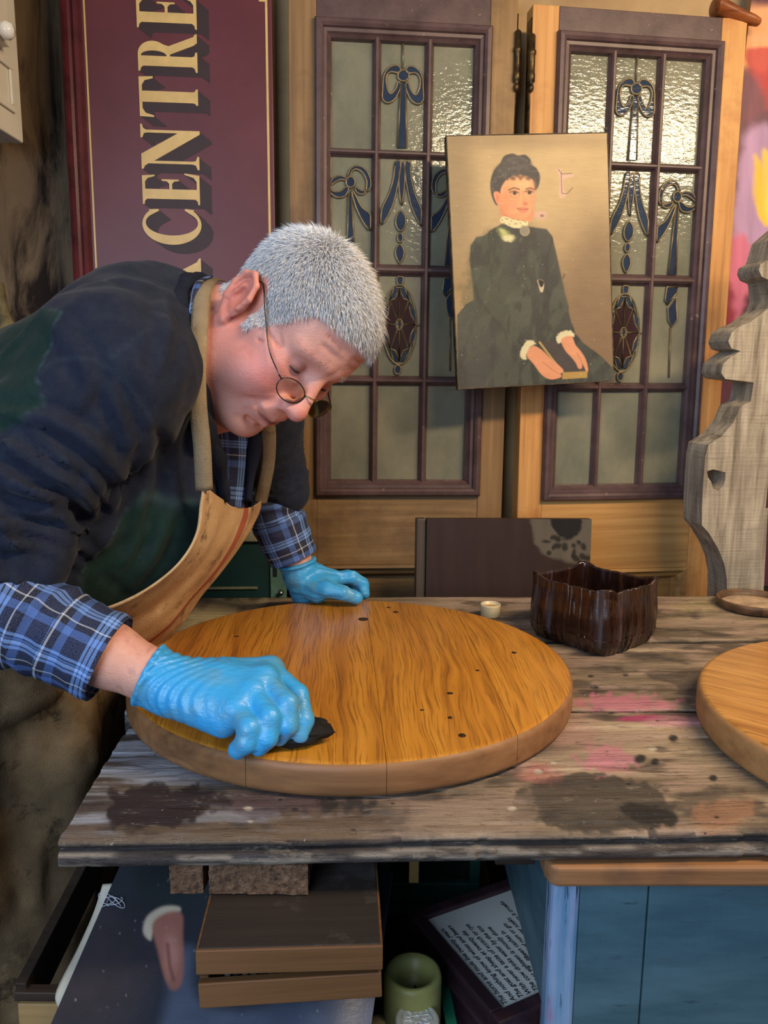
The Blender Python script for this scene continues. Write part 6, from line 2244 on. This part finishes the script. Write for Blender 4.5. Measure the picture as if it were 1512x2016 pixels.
pl_ = m.mix(0.5, stripes(sp_.outputs[0], 0.1), stripes(sp_.outputs[1], 0.33))
m.color(m.mix(m.ramp(m.noise(uvn, 900, 2), [(0.4, 0.0), (0.7, 0.18)]), pl_, (150, 160, 184)))
m.bump(m.noise(uvn, 700, 3), 0.25, 0.001)
PLAID = m.m
m = Mat('grey_plaid', 0.85, 0.2)
uvn = m.n('UVMap').outputs[0]
sp_ = m.n('SeparateXYZ', {'Vector': uvn})
m.color(m.mix(0.5, stripes(sp_.outputs[0], 0.55), stripes(sp_.outputs[1], 0.1)))


def cloth_tube(name, pts, rad, parent, mat_, n=110, seg=72, wr=0.004, seed=1, cuff=None, flat=None):
    P_ = catmull(pts, n)
    rr_ = np.interp(np.linspace(0, 1, n), np.linspace(0, 1, len(rad)), rad)
    T = np.gradient(P_, axis=0)
    T /= np.linalg.norm(T, axis=1, keepdims=True)
    u = np.cross(T[0], [0, 0, 1])
    u /= np.linalg.norm(u)
    V, UV = [], []
    s_ = np.concatenate([[0], np.cumsum(np.linalg.norm(np.diff(P_, axis=0), axis=1))])
    a = np.linspace(0, 2 * math.pi, seg + 1)
    for i in range(n):
        u = u - T[i] * (u @ T[i])
        u /= np.linalg.norm(u)
        w_ = np.cross(T[i], u)
        t = i / (n - 1)
        dr = wr * (1 - np.abs(np.sin(2 * math.pi * (t * 3.1) + 1.3 * np.sin(a * 2 + seed) + seed)) * 1.3) * (0.5 + fbm(np.cos(a) * 2 + seed, np.sin(a) * 2, t * 4, 2, seed))
        r = rr_[i] + dr
        if cuff is not None:
            r = rr_[i] + dr * (0.35 if t > cuff else 1.0) + (0.0035 if t > cuff else 0.0)
        V.append(P_[i] + (u[None] * np.cos(a)[:, None] + w_[None] * np.sin(a)[:, None]) * r[:, None])
        UV.append(np.stack([np.full(seg + 1, s_[i] + (0.023 if cuff is not None and t > cuff else 0)), a * float(np.mean(rad))], -1))
    V = np.concatenate(V)
    UV = np.concatenate(UV)
    o = fast_mesh(name, V - ML, grid_faces(n, seg + 1), mat_, parent, True, None, UV)
    so = o.modifiers.new('thick', 'SOLIDIFY')
    so.thickness = 0.0018
    so.offset = -1
    return o


sr = cloth_tube('shirt_sleeve', [at(-110, 1146, .815), at(-20, 1188, .813), at(70, 1226, .811), at(150, 1266, .808), at(216, 1297, .806)], [.056, .058, .050, .042, .043], man, PLAID, seed=2, cuff=0.66)
sr['label'] = 'rolled blue plaid shirt sleeve on the near arm'
sl_ = cloth_tube('shirt_sleeve', [at(528, 930, 1.29), at(535, 985, 1.30), at(556, 1045, 1.305), at(578, 1098, 1.306)], [.030, .043, .039, .035], man, PLAID, seed=5, cuff=0.55, wr=0.003)
sl_['label'] = 'rolled plaid shirt sleeve on the far arm'
# shirt front and collar under the chin
ra_ = catmull([at(398, 770, 1.0), at(420, 840, 1.0), at(432, 900, 1.03), at(445, 990, 1.05)], 30)
rb_ = catmull([at(480, 800, 1.12), at(490, 850, 1.13), at(490, 910, 1.12), at(480, 1000, 1.10)], 30)
V = np.stack([ra_ + (rb_ - ra_) * t + np.array([-.02 * math.sin(math.pi * t), 0, 0]) for t in np.linspace(0, 1, 26)], 1).reshape(-1, 3)
UV = np.stack(np.meshgrid(np.linspace(0, .16, 30), np.linspace(0, .14, 26), indexing='ij'), -1).reshape(-1, 2)
sf = fast_mesh('shirt_front', V - ML, grid_faces(30, 26), PLAID, man, True, None, UV)
sf.modifiers.new('thick', 'SOLIDIFY').thickness = 0.002
ca_ = catmull([at(418, 547, 1.05), at(396, 560, 1.02), at(386, 610, .985), at(381, 680, .972)], 30)
cb_ = ca_ + np.array([-.010, .004, -.012]) + 0 * ca_
V = np.stack([ca_ + (cb_ - ca_) * t + np.array([0, -.006 * math.sin(math.pi * t), .004 * math.sin(math.pi * t)]) for t in np.linspace(0, 1, 10)], 1).reshape(-1, 3)
UV = np.stack(np.meshgrid(np.linspace(0, .12, 30), np.linspace(0.01, .035, 10), indexing='ij'), -1).reshape(-1, 2)
sc_o = fast_mesh('shirt_collar', V - ML, grid_faces(30, 10), PLAID, man, True, None, UV)
sc_o.modifiers.new('thick', 'SOLIDIFY').thickness = 0.003

# ------------------------------------------------------------------ apron
def apron_mat(name, base_, mid, dark_, stripe=False):
    m = Mat(name, 0.9, 0.15)
    v = m.coord()
    col = m.ramp(m.noise(v, 7, 6, 0.65), [(0.25, dark_), (0.48, mid), (0.72, base_)])
    col = m.mix(m.ramp(m.noise(m.coord(loc=(3, 3, 1)), 22, 5, 0.7), [(0.57, 0.0), (0.68, 0.75)]), col, tuple(int(c * .55) for c in dark_))
    col = m.mix(m.ramp(m.noise(m.coord(loc=(7, 1, 4)), 14, 5, 0.7), [(0.60, 0.0), (0.72, 0.5)]), col, tuple(min(255, int(c * 1.18)) for c in base_))
    if stripe:
        uvn = m.n('UVMap').outputs[0]
        s = m.n('SeparateXYZ', {'Vector': uvn})
        st = m.math('COMPARE', s.outputs[1], 0.66)
        st.node.inputs[2].default_value = 0.035
        col = m.mix(m.math('MULTIPLY', st, 0.8), col, (150, 58, 44))
    m.color(col)
    m.bump(m.math('ADD', m.noise(v, 500, 2), m.noise(v, 30, 4)), 0.35, 0.0025)
    return m.m


APB = apron_mat('linen_apron', (206, 178, 140), (184, 152, 114), (126, 98, 72), True)
APS = apron_mat('apron_strap_linen', (160, 144, 116), (134, 118, 94), (92, 80, 62))
APL = apron_mat('grimy_apron', (130, 108, 80), (92, 76, 56), (50, 42, 33))
rows = [[(400, 956, .955), (428, 978, 1.01), (462, 999, 1.07), (492, 1000, 1.12), (517, 984, 1.165)],
        [(392, 1000, .95), (425, 1012, 1.01), (458, 1024, 1.07), (486, 1024, 1.12), (508, 1012, 1.16)],
        [(380, 1055, .94), (412, 1066, 1.00), (440, 1072, 1.06), (464, 1070, 1.11), (483, 1060, 1.15)],
        [(345, 1112, .92), (376, 1122, .985), (402, 1128, 1.045), (424, 1128, 1.10), (440, 1122, 1.14)],
        [(288, 1160, .90), (325, 1172, .965), (354, 1180, 1.025), (378, 1180, 1.08), (396, 1176, 1.12)],
        [(228, 1192, .875), (270, 1212, .94), (305, 1232, 1.0), (332, 1240, 1.05), (350, 1238, 1.09)],
        [(160, 1215, .86), (200, 1248, .92), (236, 1280, .98), (262, 1292, 1.03), (280, 1292, 1.07)]]
R3 = [[at(*p) for p in r] for r in rows]
cols3 = [catmull([r[k] for r in R3], 60) for k in range(5)]
V = np.array([catmull([cols3[k][i] for k in range(5)], 34) for i in range(60)])
ii, jj = np.meshgrid(np.linspace(0, 1, 60), np.linspace(0, 1, 34), indexing='ij')
V = V + (0.008 * np.sin(jj * 11 + 2.2 * ii) * (0.15 + ii) + 0.003 * np.sin(jj * 27 + 4 * ii) * sstep(0, .25, ii) + 0.004 * (fbm(ii * 5, jj * 6, 0, 3, 6) - .5))[..., None] * np.array([.8, -.1, .5])
V = V.reshape(-1, 3)
UV = np.stack([ii, jj], -1).reshape(-1, 2)
ap = fast_mesh('apron', V - ML, grid_faces(60, 34), APB, man, True, None, UV)
so = ap.modifiers.new('thick', 'SOLIDIFY')
so.thickness, so.offset = 0.0025, 0
ap['label'] = 'stained linen apron with a red stripe'


def ribbon(name, pts, side, wd_, m, parent, n=40):
    P_ = catmull(pts, n)
    sd_ = np.asarray(side, float)
    T = np.gradient(P_, axis=0)
    T /= np.linalg.norm(T, axis=1, keepdims=True)
    S = sd_[None] - T * (T @ sd_)[:, None]
    S /= np.linalg.norm(S, axis=1, keepdims=True)
    N_ = np.cross(T, S)
    k = np.linspace(-1, 1, 7)
    V = np.stack([P_ + S * wd_ / 2 * t + N_ * 0.002 * math.cos(t * 2.2) for t in k], 1).reshape(-1, 3)
    o = fast_mesh(name, V - ML, grid_faces(n, 7), m, parent, True)
    q = o.modifiers.new('thick', 'SOLIDIFY')
    q.thickness, q.offset = 0.0014, 0
    return o


ribbon('neck_strap', [at(428, 552, 1.10), at(412, 552, 1.05), at(399, 578, 1.00), at(393, 640, .962), at(388, 720, .944), at(390, 800, .935), at(398, 880, .94), at(402, 965, .955)], (1, 0.25, 0), .020, APS, ap)
ribbon('neck_strap', [at(520, 800, 1.12), at(529, 850, 1.135), at(527, 915, 1.15), at(512, 990, 1.163)], (1, 0.3, 0), .020, APS, ap)

# lower apron hanging over the legs, a flap folded over it, trousers and shoes below
def skirt(name, z0, z1, off, m, parent, seed, a0=-2.55, a1=0.55, nz_=80, na=110):
    zz_ = np.linspace(z0, z1, nz_)
    aa = np.linspace(a0, a1, na)
    V = []
    for z in zz_:
        k = (0.99 - z)
        cx2, cy2 = -0.600 + 0.02 * k, 1.0
        rx, ry = 0.225 + off + 0.008 * math.sin(k * 9), 0.225 + off + 0.015 * k
        fold = 0.015 * np.sin(aa * 9 + 2.0 * math.sin(k * 4 + seed)) * min(1, 0.3 + k * 1.6) + 0.018 * (fbm(np.cos(aa) * 3 + seed, np.sin(aa) * 3, z * 4, 4, seed) - .5)
        fold = fold + 0.010 * (1 - np.abs(2 * fbm(aa * 3.5 + z * 6 + seed, z * 5 - aa * 2, 0, 3, seed + 9) - 1) * 2.5)
        sag = 0.0
        if off > 0:
            sag = 0.020 * np.sin(aa * 3 + 1) * (z == zz_[-1])
        V.append(np.stack([cx2 + (rx + fold) * np.cos(aa), cy2 + (ry + fold) * np.sin(aa), np.full(na, z) + sag], -1))
    V = np.concatenate(V)
    o = fast_mesh(name, V - ML, grid_faces(nz_, na)[:, ::-1], m, parent, True)
    q = o.modifiers.new('thick', 'SOLIDIFY')
    q.thickness, q.offset = 0.003, 0
    return o


skirt('apron_skirt', 1.0, 0.38, 0.0, APL, ap, 4)
fp = skirt('apron_flap', 0.985, 0.868, 0.012, APL, ap, 7)
TRO = plain('dark_trousers', (52, 48, 46), 0.9, 0.2, var=0.3, scale=30)
tro = cloth_tube('trousers', [(-.60, .90, .92), (-.61, .88, .55), (-.60, .87, .10)], [.115, .09, .075], man, TRO, 40, 32, .006, 3)
cloth_tube('trouser_leg', [(-.62, 1.10, .92), (-.66, 1.12, .55), (-.66, 1.13, .10)], [.115, .09, .075], tro, TRO, 40, 32, .006, 6).matrix_parent_inverse = Matrix.Identity(4)
for (x, y) in ((-.56, .87), (-.62, 1.13)):
    V, F = [], []
    sh_ = MB()
    prof = [(0, .030, .085), (.04, .040, .10), (.10, .042, .075), (.16, .046, .055), (.22, .044, .042), (.27, .030, .030), (.285, .008, .015)]
    for (dx, hw, ht) in prof:
        for k in range(12):
            a = math.pi * k / 11
            V.append((x - .10 + dx, y - hw * math.cos(a), 0.001 + ht * math.sin(a) ** .6))
    for i in range(len(prof) - 1):
        for k in range(11):
            F.append((i * 12 + k, i * 12 + k + 1, (i + 1) * 12 + k + 1, (i + 1) * 12 + k))
        F.append((i * 12 + 11, i * 12, (i + 1) * 12, (i + 1) * 12 + 11))
    F.append(tuple(range(12))[::-1])
    sh_.add([np.array(v_) - ML for v_ in V], F).build('shoe', plain('brown_leather', (58, 40, 30), 0.45), man, smooth=True)

# ------------------------------------------------------------------ gloves
m = Mat('blue_nitrile', 0.38, 0.5)
v = m.coord()
m.color(m.mix(m.ramp(m.noise(v, 26, 4, 0.6), [(0.48, 0.0), (0.66, 0.55)]), (58, 160, 222), (104, 150, 164)))
m.bump(m.math('ADD', m.noise(m.coord(scale=(30, 90, 60)), 1.4, 3, 0.6), m.math('MULTIPLY', m.noise(v, 130, 3), 0.4)), 0.45, 0.004)
GLOV = m.m


def glove(name, wrist, elbow, fingers, thumb, rw, rpal, rf, label, lo, hi, heel=None):
    gf = Field([axis([(lo[i], hi[i], .0019)]) for i in range(3)])
    d = (wrist - elbow) / np.linalg.norm(wrist - elbow)
    for f in fingers:
        gf.cap(wrist, f[0], rw * .86, rpal, .012)
    for a, b in zip(fingers[:-1], fingers[1:]):
        gf.cap(a[0] * .55 + wrist * .45, b[0] * .55 + wrist * .45, rpal, rpal, .012)
        gf.cap(a[0], b[0], rpal * .92, rpal * .92, .008)
    for f in fingers:
        for i in range(len(f) - 1):
            r0_, r1_ = rf * (1.08 - .07 * i), rf * (1.08 - .07 * (i + 1))
            gf.cap(f[i], f[i + 1], r0_, r1_, .0035)
    for i in range(len(thumb) - 1):
        gf.cap(thumb[i], thumb[i + 1], rf * (1.32 - .12 * i), rf * (1.20 - .12 * i), .0028 if i else .006)
    if heel is not None:
        for h in heel:
            gf.cap(*h, .012)
    # gathered cuff
    c0 = wrist - d * .020
    gf.cap(c0, wrist + d * .03, rw + .0035, rw * .95, .006)
    P = gf.grid((slice(None),) * 3)
    t = (P[0] - wrist[0]) * d[0] + (P[1] - wrist[1]) * d[1] + (P[2] - wrist[2]) * d[2]
    cr = np.sin(t * 520 + 9 * np.sin(P[1] * 60) + 5 * np.sin(P[2] * 70)) * sstep(.075, .0, t) * .0011
    gf.F = gf.F - cr
    roll = np.sqrt((t + .021) ** 2 + 0) - .0028
    gf.F = smin(gf.F, smax(gf.F - .0022, roll, .002), .002)
    gf.F = smax(gf.F, -(t + .0245), .001)
    V, Q = gf.mesh()
    V = smooth_mesh(V, Q, 1, .5)
    o = fast_mesh(name, V - ML, Q, GLOV, man, True)
    o['label'] = label
    return o


fo_ = lambda L_: [onz(*p) for p in L_]
GR = [fo_([(532, 1320, .918), (586, 1368, .905), (598, 1418, .886), (590, 1446, .874)]),
      fo_([(520, 1340, .918), (566, 1386, .907), (566, 1428, .888), (550, 1450, .874)]),
      fo_([(496, 1366, .911), (530, 1412, .900), (526, 1452, .882), (510, 1470, .872)]),
      fo_([(464, 1396, .902), (490, 1434, .893), (484, 1462, .880), (468, 1476, .871)])]
TR = fo_([(410, 1330, .905), (500, 1322, .898), (575, 1375, .882), (606, 1432, .872)])
gR = glove('glove', R_wr, R_el, GR, TR, .029, .0150, .0112, 'blue glove on the near hand, gripping a rag', (-.30, .70, .845), (-.02, .92, .965),
           [(onz(340, 1372, .905), onz(440, 1420, .888), .020, .017)])
a3 = lambda L_: [at(*p) for p in L_]
GLf = [a3([(656, 1140, 1.312), (692, 1136, 1.318), (714, 1150, 1.322), (717, 1169, 1.316)]),
       a3([(648, 1139, 1.330), (686, 1136, 1.338), (706, 1152, 1.342), (706, 1168, 1.338)]),
       a3([(642, 1140, 1.347), (676, 1139, 1.356), (694, 1154, 1.360), (690, 1166, 1.356)]),
       a3([(636, 1142, 1.362), (664, 1144, 1.372), (680, 1156, 1.374), (674, 1165, 1.368)])]
TLh = a3([(606, 1152, 1.288), (644, 1160, 1.266), (676, 1168, 1.262), (702, 1177, 1.267)])
gL = glove('glove', L_wr, L_el, GLf, TLh, .0265, .0140, .0112, 'blue glove on the far hand, resting on the table top edge', (-.20, 1.20, .84), (-.0, 1.44, .975),
           [(at(600, 1150, 1.295), at(625, 1170, 1.278), .020, .015), (at(604, 1144, 1.30), at(648, 1150, 1.292), .020, .013)])
# ------------------------------------------------------------------ rag in the near hand
TZt = BZ + 0.0022 + T1
rc = onz(565, 1466, TZt)
nu, nv_ = 40, 40
U_, V2 = np.meshgrid(np.linspace(0, 2 * math.pi, nu, endpoint=False), np.linspace(0, math.pi, nv_), indexing='ij')
rad = 1 + 0.35 * (fbm(np.cos(U_) * 2 + 4, np.sin(U_) * 2, V2 * 2, 4, 12) - .5) * 2
X = .040 * np.sin(V2) * np.cos(U_) * rad
Y = .024 * np.sin(V2) * np.sin(U_) * rad
Z = np.maximum(.0125 + .013 * np.cos(V2) * rad, 0.0006)
rg = fast_mesh('polishing_rag', np.stack([X, Y, Z], -1).reshape(-1, 3), np.concatenate([grid_faces(nu, nv_)[:, ::-1], np.array([[(nu - 1) * nv_ + j, (nu - 1) * nv_ + j + 1, j + 1, j] for j in range(nv_ - 1)])]), plain('black_rag', (26, 24, 22), 0.8, 0.3, var=0.5, scale=60, bump=0.6), None, True)
rg.location = tuple(rc + np.array([.004, .006, 0.0005]))
tag(rg, "dark crumpled polishing rag under the man's near gloved hand", 'rag')
